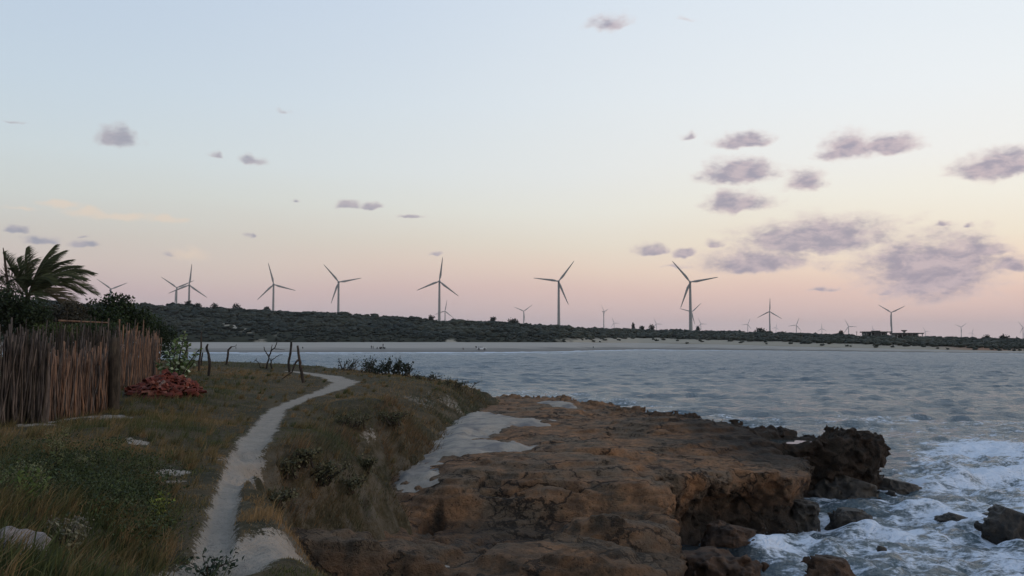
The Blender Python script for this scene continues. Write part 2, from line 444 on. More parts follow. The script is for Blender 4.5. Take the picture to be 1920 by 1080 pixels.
def dune_h(x, y):
    x = np.asarray(x, float); y = np.asarray(y, float)
    base = tps_dune(x, y)
    base = np.clip(base, 1.0, 4.6)
    sd = poly_sd(x, y, DUNE_EDGE) + (0.22 + 0.33 * sstep(y, 11, 18)) * fbm2(x, y, 0.6, 3, 0.55, 2) + 0.30 * fbm2(x, y, 1.9, 3, 0.55, 5)
    w = 0.65 + 0.7 * sstep(y, 9.5, 11.5) - 0.2 * sstep(y, 13, 15) + 2.6 * sstep(y, 25, 31) + 3.0 * sstep(y, 44, 58)
    low = -1.2 + 1.5 * sstep(-poly_sd(x, y, SHORE), 0.8, 2.8) - 1.0 * sstep(y, 48, 56)
    f = sstep(sd, -w * 0.55, w)
    h = base * (1 - f) + np.minimum(low, base) * f
    h = h + (0.10 - 0.065 * sstep(y, 14, 28)) * fbm2(x, y, 0.35, 3, 0.5, 9) + (0.035 - 0.015 * sstep(y, 14, 28)) * fbm2(x, y, 1.7, 3, 0.5, 4)
    h = h + 0.16 * fbm2(x, y, 1.6, 3, 0.6, 17) * f * (1 - f) * 4
    d0, par0 = seg_dist(x, y, _paths[0][0])
    zp = np.interp(par0, np.arange(len(PATH)), [p[2] for p in PATH])
    wgt = (1 - sstep(d0, 0.4, np.interp(y, [8, 16, 30], [1.2, 2.0, 3.5]))) * (1 - f)
    h = h + (zp - h) * wgt + 0.02 * wgt * fbm2(x, y, 1.2, 3, 0.5, 14)
    d1, par1 = seg_dist(x, y, _paths[1][0])
    w1 = (1 - sstep(d1, 0.3, 1.3)) * (1 - f) * (1 - wgt)
    h = h + (np.interp(par1, np.arange(len(PATHB)), [p[2] for p in PATHB]) - h) * w1
    pd, pw = path_d(x, y)
    h = h - (0.10 - 0.085 * sstep(y, 12, 22)) * (1 - sstep(pd / pw, 0.5, 1.5)) + 0.012 * fbm2(x, y, 6.0, 2, 0.6, 3) * (pd < pw)
    return h, sd
PATH = [(330, 1130, 3.85, .34), (400, 1052, 3.8, .28), (410, 985, 3.78, .20), (422, 930, 3.74, .22), (440, 880, 3.70, .27), (470, 832, 3.65, .42), (505, 790, 3.6, .42), (520, 768, 3.58, .40), (566, 748, 3.55, .38), (620, 730, 3.52, .6), (650, 717, 3.5, .95), (620, 706, 3.52, .85), (580, 700, 3.55, .6), (540, 696, 3.6, .4)]
PATHB = [(330, 1090, 3.82, .3), (400, 1080, 3.75, .5), (480, 1080, 3.55, .45), (560, 1082, 3.35, .45), (650, 1092, 3.1, .45)]
def _pl(P): return PL([p[:3] for p in P]), np.array([p[3] for p in P])
_paths = [_pl(PATH), _pl(PATHB)]
def path_d(x, y):
    bd = np.full(np.shape(x), 1e9); bw = np.ones(np.shape(x))
    for pl, wd in _paths:
        d, par = seg_dist(x, y, pl)
        w = np.interp(par, np.arange(len(wd)), wd) * 0.62
        m = d / w < bd / bw
        bd = np.where(m, d, bd); bw = np.where(m, w, bw)
    return bd, bw
def sand_mask(x, y, sd=None):
    pd, pw = path_d(x, y)
    n = fbm2(x, y, 1.3, 4, 0.6, 6); n2 = fbm2(x, y, 4.5, 3, 0.6, 12)
    s = 1 - sstep(pd / pw + 0.30 * n, 0.35, 1.75)
    # bare patches in the field and on the bank
    for (px, py, z, rx, ry, k) in [(310, 876, 3.8, .35, .6, .8), (322, 893, 3.8, .25, .3, .6), (255, 836, 3.8, .25, .3, .9), (150, 783, 3.85, 1.3, .9, .75), (95, 800, 3.85, .6, .5, .7),
                                   (690, 772, 3.6, .4, .5, .35), (790, 735, 3.3, 1.2, 1.2, .30), (850, 755, 2.7, 1.2, 1.4, .34), (350, 835, 3.8, .4, .5, .4),
                                   (700, 965, 2.4, .4, .5, .4), (575, 870, 3.8, .4, .3, .3), (420, 860, 3.7, .4, .6, .3)]:
        c = on_z(px, py, z)
        r = np.hypot((x - c[0]) / rx, (y - c[1]) / ry)
        s = np.maximum(s, k * 1.5 * (1 - sstep(r + 0.5 * n + 0.5 * n2, 0.3, 1.0)))
    return np.clip(s, 0, 1)

# ------------------------------------------------------------------ ground mesh (dunes and field)
def sand_color(N, vec):
    b = N.mix(N.noise(vec, 3.0, 5, 0.6), lin(126, 116, 105), lin(164, 153, 140))
    b = N.mix(N.math('MULTIPLY', N.step(N.noise(vec, 38.0, 3, 0.6), 0.64, 0.72), 0.8), b, lin(62, 54, 44))
    return N.mix(N.math('MULTIPLY', N.step(N.noise(vec, 9.0, 4, 0.65), 0.55, 0.7), 0.35), b, lin(92, 84, 74))
m_ground, N, out = new_mat("dune_soil")
geo = N.n('ShaderNodeNewGeometry'); pos = geo.outputs['Position']
at = N.n('ShaderNodeAttribute', attribute_name='sand').outputs['Fac']
nz = N.noise(pos, 9.0, 5, 0.65); nb = N.noise(pos, 0.8, 4, 0.6)
soil = N.mix(N.step(nb, 0.35, 0.65), lin(54, 51, 37), lin(82, 70, 52))
soil = N.mix(N.step(nz, 0.5, 0.75), soil, lin(98, 88, 71))
fac = N.step(N.math('ADD', at, N.math('ADD', N.math('MULTIPLY', N.math('SUBTRACT', nz, 0.5), 1.5), N.math('MULTIPLY', N.math('SUBTRACT', N.noise(pos, 32.0, 3, 0.6), 0.5), 1.1))), 0.36, 0.62)
sfl = N.n('ShaderNodeSeparateXYZ', ins={0: geo.outputs['Normal']}).outputs[2]
soil = N.mix(N.math('MULTIPLY', N.step(sfl, 0.93, 0.6), N.step(N.noise(pos, 1.6, 5, 0.65), 0.42, 0.62)), soil, lin(92, 84, 72))
col = N.mix(fac, soil, sand_color(N, pos))
hb = N.math('ADD', N.noise(pos, 5.0, 5, 0.7), N.math('MULTIPLY', N.noise(pos, 16.0, 4, 0.65), 0.6))
principled(N, out, col, 0.95, 0.1, bump(N, hb, 1.0, 0.09))

ang = np.radians(np.linspace(-52, 14, 500)); dd = np.exp(np.linspace(math.log(1.2), math.log(96), 430))
gx = dd[:, None] * np.sin(ang)[None]; gy = dd[:, None] * np.cos(ang)[None]
gz, gsd = dune_h(gx, gy)
gs = sand_mask(gx, gy)
V = np.stack([gx, gy, gz], -1).reshape(-1, 3)
Q = grid_quads(430, 500)
keep = (gz.reshape(-1)[Q].max(1) > -0.9)
o = add_obj('ground', make_mesh('ground', V, None, Q[keep][:, ::-1], m_ground, True, attrs={'sand': gs}))
tag(o, kind='structure')
def ground_z(x, y): return float(dune_h(np.array([x]), np.array([y]))[0][0])
def gnd(px, py, z0=3.8):
    """the point of the dune field seen at a pixel"""
    d = ray(px, py); d = d / d[1]
    ys = np.linspace(4, 80, 600)
    hz, _ = dune_h(d[0] * ys, ys)
    f = CAM_Z + d[2] * ys - hz
    i = int(np.argmax(f < 0)) if (f < 0).any() else 599
    y = ys[i]; return np.array([d[0] * y, y, hz[i]])

# ------------------------------------------------------------------ rock shelf
ROCK_PTS = [P3(*t) for t in [
    (1210, 892, 1.95), (1100, 900, 1.98), (1000, 905, 1.98), (900, 905, 1.95), (830, 905, 1.9), (765, 905, 1.85), (720, 890, 1.75), (820, 840, 1.9), (900, 860, 1.98), (900, 790, 1.95), (960, 752, 1.85),
    (1050, 800, 2.0), (1160, 775, 2.0), (1280, 792, 2.0), (1390, 803, 2.0), (1440, 815, 1.85), (1480, 828, 1.6), (1545, 797, 2.38), (1575, 802, 2.25), (1610, 815, 2.1), (1650, 835, 1.75), (1520, 845, 1.65),
    (1400, 850, 1.75), (1460, 880, 1.55), (1370, 870, 1.8), (1100, 840, 2.08), (1230, 800, 2.3), (1270, 830, 2.05), (1000, 830, 2.0), (1300, 880, 1.9), (1180, 820, 2.05),
    (920, 922, 1.75), (1060, 925, 1.78), (1180, 925, 1.8), (850, 930, 1.75), (760, 935, 1.65), (700, 935, 1.6), (950, 960, 1.45), (1100, 955, 1.5), (1200, 960, 1.55), (850, 960, 1.4), (760, 990, 1.1), (700, 985, 1.5), (900, 992, 1.2), (1020, 990, 1.2),
    (1150, 985, 1.65), (1215, 990, 1.55), (1060, 992, 1.5), (860, 1000, 1.35), (780, 1010, 1.9), (700, 1010, 2.0), (600, 1005, 2.15), (550, 1005, 2.2), (620, 1035, 2.0), (750, 1036, 1.93), (830, 1030, 1.8), (690, 1052, 1.75), (570, 1058, 1.6), (800, 1060, 1.5),
    (868, 1040, 1.0), (880, 1075, 1.0), (1080, 1022, 1.8), (960, 1038, 1.65), (1170, 1040, 1.6), (1225, 1070, 1.2), (1050, 1065, 1.95), (1150, 1070, 1.7), (950, 1070, 1.7), (720, 1085, 1.3)]]
ROCK_PTS += [(-6, 30, 1.9), (-6, 45, 1.7), (0, 58, 1.5), (4, 10, 0.9), (0, 9, 1.4), (-4, 12, 1.8), (-6, 18, 1.6), (-6, 22, 1.7), (16, 34, 1.3), (15, 26, 1.2), (8, 44, 1.8), (3, 52, 1.9)]
tps_rock = TPS(ROCK_PTS, 0.15)
CRACKS = [(PL([(814, 918, 1.95), (806, 955, 1.5), (782, 1000, 1.15)]), 0.17, 1.2), (PL([(905, 920, 1.8), (990, 921, 1.8), (1050, 920, 1.8), (1092, 925, 1.8)]), 0.09, .4),
          (PL([(860, 915, 1.9), (915, 908, 1.9)]), 0.04, .3), (PL([(1040, 872, 1.98), (1130, 872, 1.98), (1200, 868, 1.98)]), 0.05, .3), (PL([(1095, 862, 1.98), (1140, 860, 1.98)]), 0.05, .3),
          (PL([(858, 1020, 1.5), (872, 1045, 1.3), (885, 1085, 1.2)]), 0.30, 1.4), (PL([(1000, 985, 1.3), (1090, 988, 1.4), (1130, 975, 1.5)]), 0.05, .3), (PL([(1240, 848, 2.05), (1300, 852, 2.0)]), .04, .25)]
POOL = on_z(1480, 826.5, 1.66)
def rock_2d(x, y):
    R = np.clip(tps_rock(x, y), 0.2, 2.7)
    R = R + 0.12 * fbm2(x * 0.7, y * 1.25, 0.5, 4, 0.5, 21) * (1 + 0.8 * sstep(y, 21, 15))
    # blocks and mounds standing out of the shelf
    wxn = x + 0.25 * fbm2(x, y, 1.1, 3, 0.55, 24); wyn = y + 0.25 * fbm2(x, y, 1.1, 3, 0.55, 25)
    def mound(cx, cy, rx, ry, a): return a * (1 - sstep(np.hypot((wxn - cx) / rx, (wyn - cy) / ry), 0.72, 1.12))
    R = R + mound(1.25, 15.0, 1.75, 1.15, .34) + mound(2.15, 18.3, 1.35, .85, .36) - mound(1.0, 16.9, 1.6, .5, .22) - mound(1.0, 19.9, 2.2, .5, .15)
    R = R - 0.62 * sstep(wyn, 14.35, 14.0) * sstep(x, -0.5, -1.0) + mound(-2.6, 15.1, 1.9, .95, .10)
    R = R + np.where(y > 10, (0.16 * sstep(wyn, 21.3, 21.7) - 0.22 * sstep(wyn, 21.7, 21.3) * sstep(wyn, 17.5, 19.5)) * sstep(x, -2.6, -1.6) * sstep(x, 3.8, 3.0), 0)
    R = R + 0.22 * (1 - sstep(np.hypot((wxn - 5.6) / 3.2, (wyn - 34) / 2.2), .5, 1.1)) + 0.14 * mound(2.4, 26.3, 1.8, .9, 1)
    # weathered beds: small terraces
    st = 0.17; q = R / st + 0.5 * fbm2(x, y, 0.35, 2, 0.5, 23); fr = q - np.floor(q)
    R = R * 0.35 + 0.65 * (R + (sstep(fr, 0.78, 1.0) - fr) * st)
    sd = poly_sd(x, y, SHORE) + 0.30 * fbm2(x, y, 0.7, 3, 0.55, 31) + 0.14 * fbm2(x, y, 2.2, 3, 0.55, 33)
    crag = sstep(sd, -2.6, -0.4) * sstep(y, 31, 34) + 0.8 * sstep(x, 9.5, 11) * sstep(y, 29, 32)
    pl = np.hypot((x - POOL[0]) / 1.25, (y - POOL[1] + 0.25) / 1.15)
    pm = 1 - sstep(pl, 0.75, 1.15)
    fr2 = (1 - sstep(np.abs(x - POOL[0]), 1.0, 1.7)) * sstep(y, POOL[1] - 2.6, POOL[1] - 2.0) * (y < POOL[1])
    R = np.where(fr2 > 0, R * (1 - fr2) + np.minimum(R, 1.60) * fr2, R); R = R * (1 - pm) + 1.47 * pm
    return R, sd, np.clip(crag, 0, 1) * (1 - np.clip(pm + fr2 * .75, 0, 1))
def rock_block(x0, x1, y0, y1, z0, z1, vox):
    X = np.arange(x0, x1, vox); Y = np.arange(y0, y1, vox); Z = np.arange(z0, z1, vox)
    XX, YY = np.meshgrid(X, Y, indexing='ij')
    R, sd, crag = rock_2d(XX, YY)
    ck = np.full(XX.shape, 9.0); cdep = np.zeros(XX.shape)
    wx = XX + 0.12 * fbm2(XX, YY, 1.5, 2, 0.5, 41); wy = YY + 0.12 * fbm2(XX, YY, 1.5, 2, 0.5, 43)
    for pl, w, dep in CRACKS:
        d, _ = seg_dist(wx, wy, pl); R = R - dep * (1 - sstep(d, w * 0.45, w * 1.25)) * (R > 0.3)
    Zb = Z[None, None].astype(np.float32)
    und = (0.34 + 0.14 * sstep(XX, 3.9, 4.8) * sstep(XX, 9.5, 8.5))[..., None] * np.exp(-((Zb - 0.55) / 0.62) ** 2) - 0.05
    ft = Zb - R[..., None].astype(np.float32)
    fs = sd[..., None].astype(np.float32) + und
    k = 0.22
    h = np.clip(0.5 + 0.5 * (ft - fs) / k, 0, 1)
    F = fs + (ft - fs) * h + k * h * (1 - h)
    m = np.abs(F) < 0.62
    I, J, K = np.nonzero(m)
    x = X[I].astype(np.float32); y = Y[J].astype(np.float32); z = Z[K].astype(np.float32)
    side = 1 - h[m]
    amp = 0.07 + 0.17 * side + 0.17 * crag[I, J]
    n1 = fbm3(x, y, z * 1.3, 0.9, 3, 0.55, 1)
    n2 = fbm3(x, y, z, 2.6, 3, 0.55, 2, ridged=True)
    n3 = fbm3(x, y, z * 1.4, 6.5, 2, 0.6, 3)
    pm_ = sstep(vn3(x * .7, y * .7, z * .3 + 4), .35, .65)
    pit = np.clip(vn3(x * 4.2 + 3, y * 4.2, z * 3.6) - 0.58, 0, 1) * (0.03 + 0.14 * pm_ + 0.30 * side) + np.clip(vn3(x * 9 + 3, y * 9, z * 8) - 0.6, 0, 1) * 0.10 * pm_
    cg = crag[I, J] * (0.16 * fbm3(x, y, z, 3.4, 2, 0.6, 6, ridged=True) + 0.10 * fbm3(x, y, z * .6, 7.0, 2, 0.6, 7))
    F[m] += -(amp * (1.1 * n1 + 0.55 * n2 + 0.35 * n3)) - cg + pit - 0.03
    return surface_nets(F.astype(np.float32), (x0, y0, z0), vox)

m_rock, N, out = new_mat("shore_rock")
geo = N.n('ShaderNodeNewGeometry'); pos = geo.outputs['Position']
n1 = N.noise(pos, 0.55, 5, 0.6); n2 = N.noise(pos, 2.4, 6, 0.65); n3 = N.noise(pos, 14.0, 5, 0.7); n4 = N.noise(N.scale_vec(pos, (1, 1, 5)), 3.0, 4, 0.6)
c = N.mix(N.step(n2, 0.32, 0.68), lin(94, 70, 50), lin(150, 108, 72))
c = N.mix(N.step(n1, 0.46, 0.62), c, lin(118, 98, 78))
c = N.mix(N.math('MULTIPLY', N.step(N.noise(pos, 1.1, 6, 0.7), 0.52, 0.66), 0.75), c, lin(64, 55, 43))
c = N.mix(N.step(n3, 0.44, 0.32), c, lin(40, 32, 24))
c = N.mix(N.math('MULTIPLY', N.step(N.noise(pos, 26.0, 4, 0.7), 0.42, 0.30), 0.8), c, lin(30, 25, 20))
pwc = N.vmath('ADD', N.scale_vec(pos, (0.55, 1.0, 0.6)), N.scale_vec(N.vmath('SUBTRACT', N.noise(pos, 1.6, 5, 0.65, out=1), (.5, .5, .5)), (.75, .75, .4)))
ck1 = N.n('ShaderNodeTexVoronoi', feature='DISTANCE_TO_EDGE', ins={'Vector': pwc, 'Scale': 0.75}).outputs[0]
ck2 = N.n('ShaderNodeTexVoronoi', feature='DISTANCE_TO_EDGE', ins={'Vector': pwc, 'Scale': 2.6}).outputs[0]
crk = N.math('MAXIMUM', N.step(ck1, 0.030, 0.006), N.math('MULTIPLY', N.math('MULTIPLY', N.step(ck2, 0.05, 0.01), N.step(n1, 0.5, 0.62)), 0.8))
c = N.mix(N.math('MULTIPLY', crk, 0.8), c, lin(26, 21, 17))
c = N.mix(N.step(n4, 0.60, 0.74), c, lin(126, 100, 74))
sepn = N.n('ShaderNodeSeparateXYZ', ins={0: geo.outputs['Normal']})
sepp = N.n('ShaderNodeSeparateXYZ', ins={0: pos})
# algae-stained wet zone close to the sea, and darker rock on the seaward headland
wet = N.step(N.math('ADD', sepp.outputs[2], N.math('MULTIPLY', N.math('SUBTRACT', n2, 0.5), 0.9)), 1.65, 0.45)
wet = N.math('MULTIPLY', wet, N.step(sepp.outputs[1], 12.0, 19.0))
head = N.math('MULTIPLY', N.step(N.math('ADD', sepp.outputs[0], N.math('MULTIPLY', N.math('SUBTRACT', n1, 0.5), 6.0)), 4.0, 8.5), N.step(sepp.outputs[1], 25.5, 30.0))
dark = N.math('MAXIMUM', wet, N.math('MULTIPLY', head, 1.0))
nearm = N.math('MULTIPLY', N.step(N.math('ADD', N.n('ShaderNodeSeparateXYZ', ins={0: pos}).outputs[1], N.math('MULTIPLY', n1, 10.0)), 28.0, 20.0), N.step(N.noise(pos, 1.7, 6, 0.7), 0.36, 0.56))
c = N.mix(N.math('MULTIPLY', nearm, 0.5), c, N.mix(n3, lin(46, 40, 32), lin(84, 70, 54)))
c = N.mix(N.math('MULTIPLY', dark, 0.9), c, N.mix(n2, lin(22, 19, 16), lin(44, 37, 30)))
# sand and grit caught in the hollows
c = N.n('ShaderNodeHueSaturation', ins={'Color': c, 'Saturation': 0.94, 'Value': 1.12}).outputs[0]
vor = N.n('ShaderNodeTexVoronoi', ins={'Vector': N.vmath('ADD', pos, N.scale_vec(N.noise(pos, 3.0, 3, 0.6, out=1), (.35, .35, .35))), 'Scale': 5.5}).outputs[0]
hb = N.math('ADD', N.math('ADD', N.noise(pos, 7.0, 7, 0.75), N.math('MULTIPLY', n3, 0.8)), N.math('ADD', N.math('MULTIPLY', N.noise(pos, 45.0, 4, 0.65), 0.35), N.math('SUBTRACT', N.math('MULTIPLY', vor, 0.35), N.math('MULTIPLY', crk, 0.6))))
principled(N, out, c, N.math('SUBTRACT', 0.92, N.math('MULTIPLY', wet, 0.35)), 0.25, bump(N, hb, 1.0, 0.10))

vs, qs, nn = [], [], 0
for blk in [(a, b + 4 * v, c, d + 4 * v, e, f, v) for a, b, c, d, e, f, v in [(-5.2, 4.6, 8.0, 17.0, 0.0, 2.6, 0.045), (-5.2, 5.2, 16.9, 25.6, -0.3, 2.5, 0.055), (3.6, 10.2, 22.5, 29.6, -0.3, 2.6, 0.06), (-5.0, 3.7, 25.5, 37.0, 0.4, 2.7, 0.08), (3.6, 15.2, 29.5, 40.5, -0.3, 3.1, 0.07), (-6.0, 3.7, 36.9, 60.0, -0.3, 2.6, 0.13), (3.6, 9.5, 40.4, 53.0, -0.3, 2.7, 0.12)]]:
    v, q = rock_block(*blk)
    vs.append(v); qs.append(q + nn); nn += len(v)
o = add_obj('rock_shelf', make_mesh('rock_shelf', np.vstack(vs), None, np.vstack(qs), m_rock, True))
tag(o, kind='structure')

# ------------------------------------------------------------------ sand lying on the rock
m_sand, N, out = new_mat("pale_sand")
geo = N.n('ShaderNodeNewGeometry'); pos = geo.outputs['Position']
cs = N.mix(N.step(N.noise(pos, 0.9, 5, 0.6), 0.4, 0.7), sand_color(N, pos), lin(104, 100, 98))
principled(N, out, cs, 0.9, 0.15, bump(N, N.noise(pos, 5.0, 5, 0.65), 0.7, 0.05))
def sand_sheet(name, outline, grow=0.05, vox=0.09):
    pl = PL(outline); P = np.array(pl)
    X = np.arange(P[:, 0].min() - .6, P[:, 0].max() + .6, vox); Y = np.arange(P[:, 1].min() - .6, P[:, 1].max() + .6, vox)
    XX, YY = np.meshgrid(X, Y)
    R = np.clip(tps_rock(XX, YY), 0.2, 2.7)
    sd = poly_sd(XX, YY, pl) + 0.35 * (fbm2(XX, YY, 0.9, 4, 0.6, 51) + 0.7 * fbm2(XX, YY, 3.1, 3, 0.6, 53)) * min(1, (P[:, 0].max() - P[:, 0].min()) / 3)
    R = R + np.where(YY > 21.7, 0.16, 0) * sstep(XX, -2.6, -1.6) * sstep(XX, 3.8, 3.0)
    zz = R + np.clip(-sd * 0.25, -0.35, 0.10) + 0.045 * fbm2(XX, YY, 2.2, 4, 0.6, 52) + grow
    Q = grid_quads(len(Y), len(X)); k = (sd.reshape(-1)[Q].min(1) < 0.75)
    o = add_obj(name, make_mesh(name, np.stack([XX, YY, zz], -1).reshape(-1, 3), None, Q[k], m_sand, True))
    return tag(o, kind='structure')
sand_sheet('sand_patch', [(722, 892, 1.85), (760, 852, 1.9), (800, 815, 1.95), (850, 788, 1.95), (900, 780, 1.95), (960, 794, 1.98), (1050, 799, 2.0), (960, 809, 2), (890, 816, 2), (868, 832, 2), (930, 837, 2), (990, 852, 2), (900, 866, 1.95), (830, 868, 1.9), (800, 902, 1.9), (742, 905, 1.85)])
sand_sheet('sand_patch', [(712, 1034, 1.93), (745, 1029, 1.95), (797, 1033, 1.93), (780, 1044, 1.9), (730, 1050, 1.9)], 0.05, 0.05)
sand_sheet('sand_patch', [(662, 1028, 2.0), (690, 1026, 2.0), (688, 1033, 1.98), (664, 1034, 1.98)], 0.04, 0.05)
sand_sheet('sand_patch', [(1020, 760, 1.95), (1085, 766, 1.95), (1075, 772, 1.97), (1010, 768, 1.95)], 0.03, 0.12)

# ------------------------------------------------------------------ sea
def shore_interp(px):
    xs = [-900, 0, 340, 600, 900, 1050, 1120, 1200, 1350, 1500, 1700, 1900, 2600]
    ys = [663, 661, 661, 661, 660.5, 659, 657, 655.5, 656.5, 658, 660.5, 662.5, 666]
    return np.interp(px, xs, ys)
def shore_dist(px):
    w = shore_interp(px); r = on_z(px, w, np.zeros_like(w)); return r[..., 1]           # y of the far waterline
SURF = [tuple(on_z(a, b, 0)[:2]) for a, b in [(1240, 1120), (1390, 1075), (1430, 1035), (1530, 1000), (1500, 940), (1600, 940), (1720, 925), (1690, 890), (1690, 850), (1800, 830), (2000, 840), (2300, 950), (2300, 1150), (1600, 1250)]]
SURF2 = [tuple(on_z(a, b, 0)[:2]) for a, b in [(1480, 790), (1560, 770), (1700, 790), (1950, 800), (2200, 830), (2000, 870), (1700, 870), (1640, 830), (1560, 815)]]
SURF3 = [tuple(on_z(a, b, 0)[:2]) for a, b in [(880, 745), (960, 730), (1100, 738), (1200, 755), (1300, 775), (1500, 780), (1480, 812), (1160, 772), (960, 752)]]
CRESTS = [([tuple(on_z(a, b, 0)[:2]) for a, b in [(1560, 800), (1640, 792), (1720, 782), (1800, 786), (1920, 795)]], .24, .7, .2),
          ([tuple(on_z(a, b, 0)[:2]) for a, b in [(1640, 775), (1720, 772), (1830, 768), (1960, 772)]], .22, .8, .08),
          ([tuple(on_z(a, b, 0)[:2]) for a, b in [(1060, 740), (1180, 744), (1300, 742), (1400, 747), (1480, 752)]], .34, 1.0, .08),
          ([tuple(on_z(a, b, 0)[:2]) for a, b in [(1690, 925), (1760, 915), (1830, 905), (1920, 892), (2050, 880)]], .42, .8, .9),
          ([tuple(on_z(a, b, 0)[:2]) for a, b in [(1560, 1008), (1640, 1000), (1720, 1012), (1800, 1002)]], .16, .5, .6),
          ([tuple(on_z(a, b, 0)[:2]) for a, b in [(1405, 1060), (1430, 1040), (1480, 1034), (1540, 1040), (1600, 1052)]], .30, .42, .75),
          ([tuple(on_z(a, b, 0)[:2]) for a, b in [(1660, 960), (1740, 955), (1800, 975)]], .16, .5, .6)]
BOULDERS = [  # px, py of the base centre, width px, height px, depth ratio, seed, label
    (1592, 985, 76, 30, .8, 1), (1388, 1042, 112, 54, .8, 2), (1340, 1088, 150, 52, .9, 3), (1556, 1092, 96, 46, .9, 4), (1900, 1005, 96, 48, .9, 5),
    (1788, 975, 54, 13, .7, 6), (1823, 969, 14, 8, .9, 7), (1852, 969, 26, 8, .7, 8), (1654, 1033, 16, 10, .8, 9), (1600, 931, 124, 34, .6, 10), (1690, 926, 76, 24, .6, 11), (1508, 990, 56, 52, .8, 12)]
ang = np.radians(np.linspace(-35, 44, 500))
dr = np.concatenate([np.exp(np.linspace(math.log(7), math.log(110), 290)), np.exp(np.linspace(math.log(111), math.log(640), 290)), [900, 1500, 3000, 6000, 12500]])
sxg = dr[:, None] * np.sin(ang)[None]; syg = dr[:, None] * np.cos(ang)[None]
D = np.broadcast_to(dr[:, None], sxg.shape)
near = 1 - 0.5 * sstep(D, 200, 450)
wy = syg + 1.6 * fbm2(sxg, syg, 0.05, 3, 0.5, 61)
swell = 0.16 * np.sin(wy * 0.62 + 0.10 * sxg + 2 * fbm2(sxg, syg, 0.03, 2, 0.5, 62)) * (0.6 + 0.5 * fbm2(sxg, syg, 0.04, 2, 0.5, 64))
chop = 0.22 * fbm2(sxg * 0.38 + syg * 0.1, syg, 0.8, 4, 0.6, 63) + 0.07 * fbm2(sxg * 0.6, syg, 2.4, 3, 0.55, 66) * sstep(D, 90, 40)
surf = np.clip(1 - sstep(poly_sd(sxg, syg, SURF) + 1.5 * fbm2(sxg, syg, 0.25, 3, 0.5, 67), -2.0, 2.0), 0, 1)
surf2 = np.clip(1 - sstep(poly_sd(sxg, syg, SURF2) + 4 * fbm2(sxg, syg, 0.15, 3, 0.5, 68), -4.0, 4.0), 0, 1)
surf3 = np.clip(1 - sstep(poly_sd(sxg, syg, SURF3) + 2 * fbm2(sxg, syg, 0.2, 3, 0.5, 69), -3.0, 2.0), 0, 1)
far_chop = 0.17 * fbm2(sxg * 0.24 + syg * 0.05, syg, 0.42, 4, 0.6, 78) + 0.13 * fbm2(sxg * 0.36, syg, 1.05, 2, 0.6, 79)
h = far_chop * sstep(D, 25, 70) * near + (swell * (1 - 0.5 * surf) + chop * (0.75 + 0.5 * surf)) * near
foam = 0.52 * surf + 0.33 * surf2 + 0.32 * surf3
for pl, amp, w, fo in CRESTS:
    d, par = seg_dist(sxg, syg, pl)
    endf = sstep(par, 0, 0.6) * sstep(len(pl) - 1 - par, 0, 0.6)
    wob = 1 + 0.3 * fbm2(sxg, syg, 0.4, 3, 0.5, 71)
    prof = np.exp(-(d / (w * 0.9)) ** 2) * endf * wob
    h = h + amp * prof; foam = foam + fo * 0.55 * np.exp(-(d / (w * 1.5)) ** 2) * endf * (0.7 + 0.8 * fbm2(sxg, syg, 0.9, 3, 0.55, 72))
rd = poly_sd(sxg, syg, SHORE)
foam = foam + 0.25 * (1 - sstep(rd, 0.0, 0.9)) * sstep(sxg, 4.5, 8) 
for (bx, by, bw, bh, _, sdd) in BOULDERS:
    c = on_z(bx, by, 0); r = bw / 2 / FPX * c[1]
    d = np.hypot(sxg - c[0], syg - c[1])
    foam = foam + 0.28 * np.exp(-((d - r) / 0.35) ** 2)
dark = 1 - sstep(np.hypot((sxg - 4.4) / 1.9, (syg - 22.4) / 1.6), 0.6, 1.15)             # inlet below the cliff: less foam, and overhang shade painted in
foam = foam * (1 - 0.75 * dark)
foam = foam + 0.14 * surf * fbm2(sxg, syg, 0.35, 3, 0.5, 75)
pxc = 960 + FPX / math.cos(PITCH) * np.tan(ang)
sdist = (shore_dist(pxc)[None] - syg)
h = h + 0.12 * surf * fbm2(sxg, syg, 1.3, 3, 0.55, 76)

m_sea, N, out = new_mat("sea_water")
geo = N.n('ShaderNodeNewGeometry'); pos = geo.outputs['Position']
fo = N.n('ShaderNodeAttribute', attribute_name='foam').outputs['Fac']
sh = N.n('ShaderNodeAttribute', attribute_name='shore').outputs['Fac']
p1 = N.scale_vec(pos, (0.55, 1.0, 0.3))
wn = N.math('ADD', N.noise(p1, 1.3, 6, 0.62, 0.4), N.math('MULTIPLY', N.noise(N.scale_vec(pos, (0.25, 1.0, 0.3)), 0.6, 4, 0.6), 0.9))
wn = N.math('ADD', wn, N.math('MULTIPLY', N.noise(p1, 5.5, 5, 0.7), 0.34))
wd_ = N.n('ShaderNodeTexNoise', ins={'Vector': pos, 'Scale': 0.9, 'Detail': 4.0})
pw = N.vmath('ADD', pos, N.scale_vec(N.vmath('SUBTRACT', wd_.outputs['Color'], (.5, .5, .5)), (1.4, 1.0, 0)))
pw = N.scale_vec(pw, (0.7, 1.0, 1.0))
v1 = N.n('ShaderNodeTexVoronoi', feature='DISTANCE_TO_EDGE', ins={'Vector': pw, 'Scale': 1.7}).outputs[0]
v2 = N.n('ShaderNodeTexVoronoi', feature='DISTANCE_TO_EDGE', ins={'Vector': pw, 'Scale': 4.6}).outputs[0]
lace = N.math('MAXIMUM', N.step(v1, 0.20, 0.0), N.math('MULTIPLY', N.step(v2, 0.18, 0.0), 0.75))
fn = N.noise(N.scale_vec(pos, (0.6, 1, 1)), 2.4, 7, 0.72)
fn2 = N.noise(N.scale_vec(pos, (0.25, 1, 1)), 0.7, 5, 0.65)
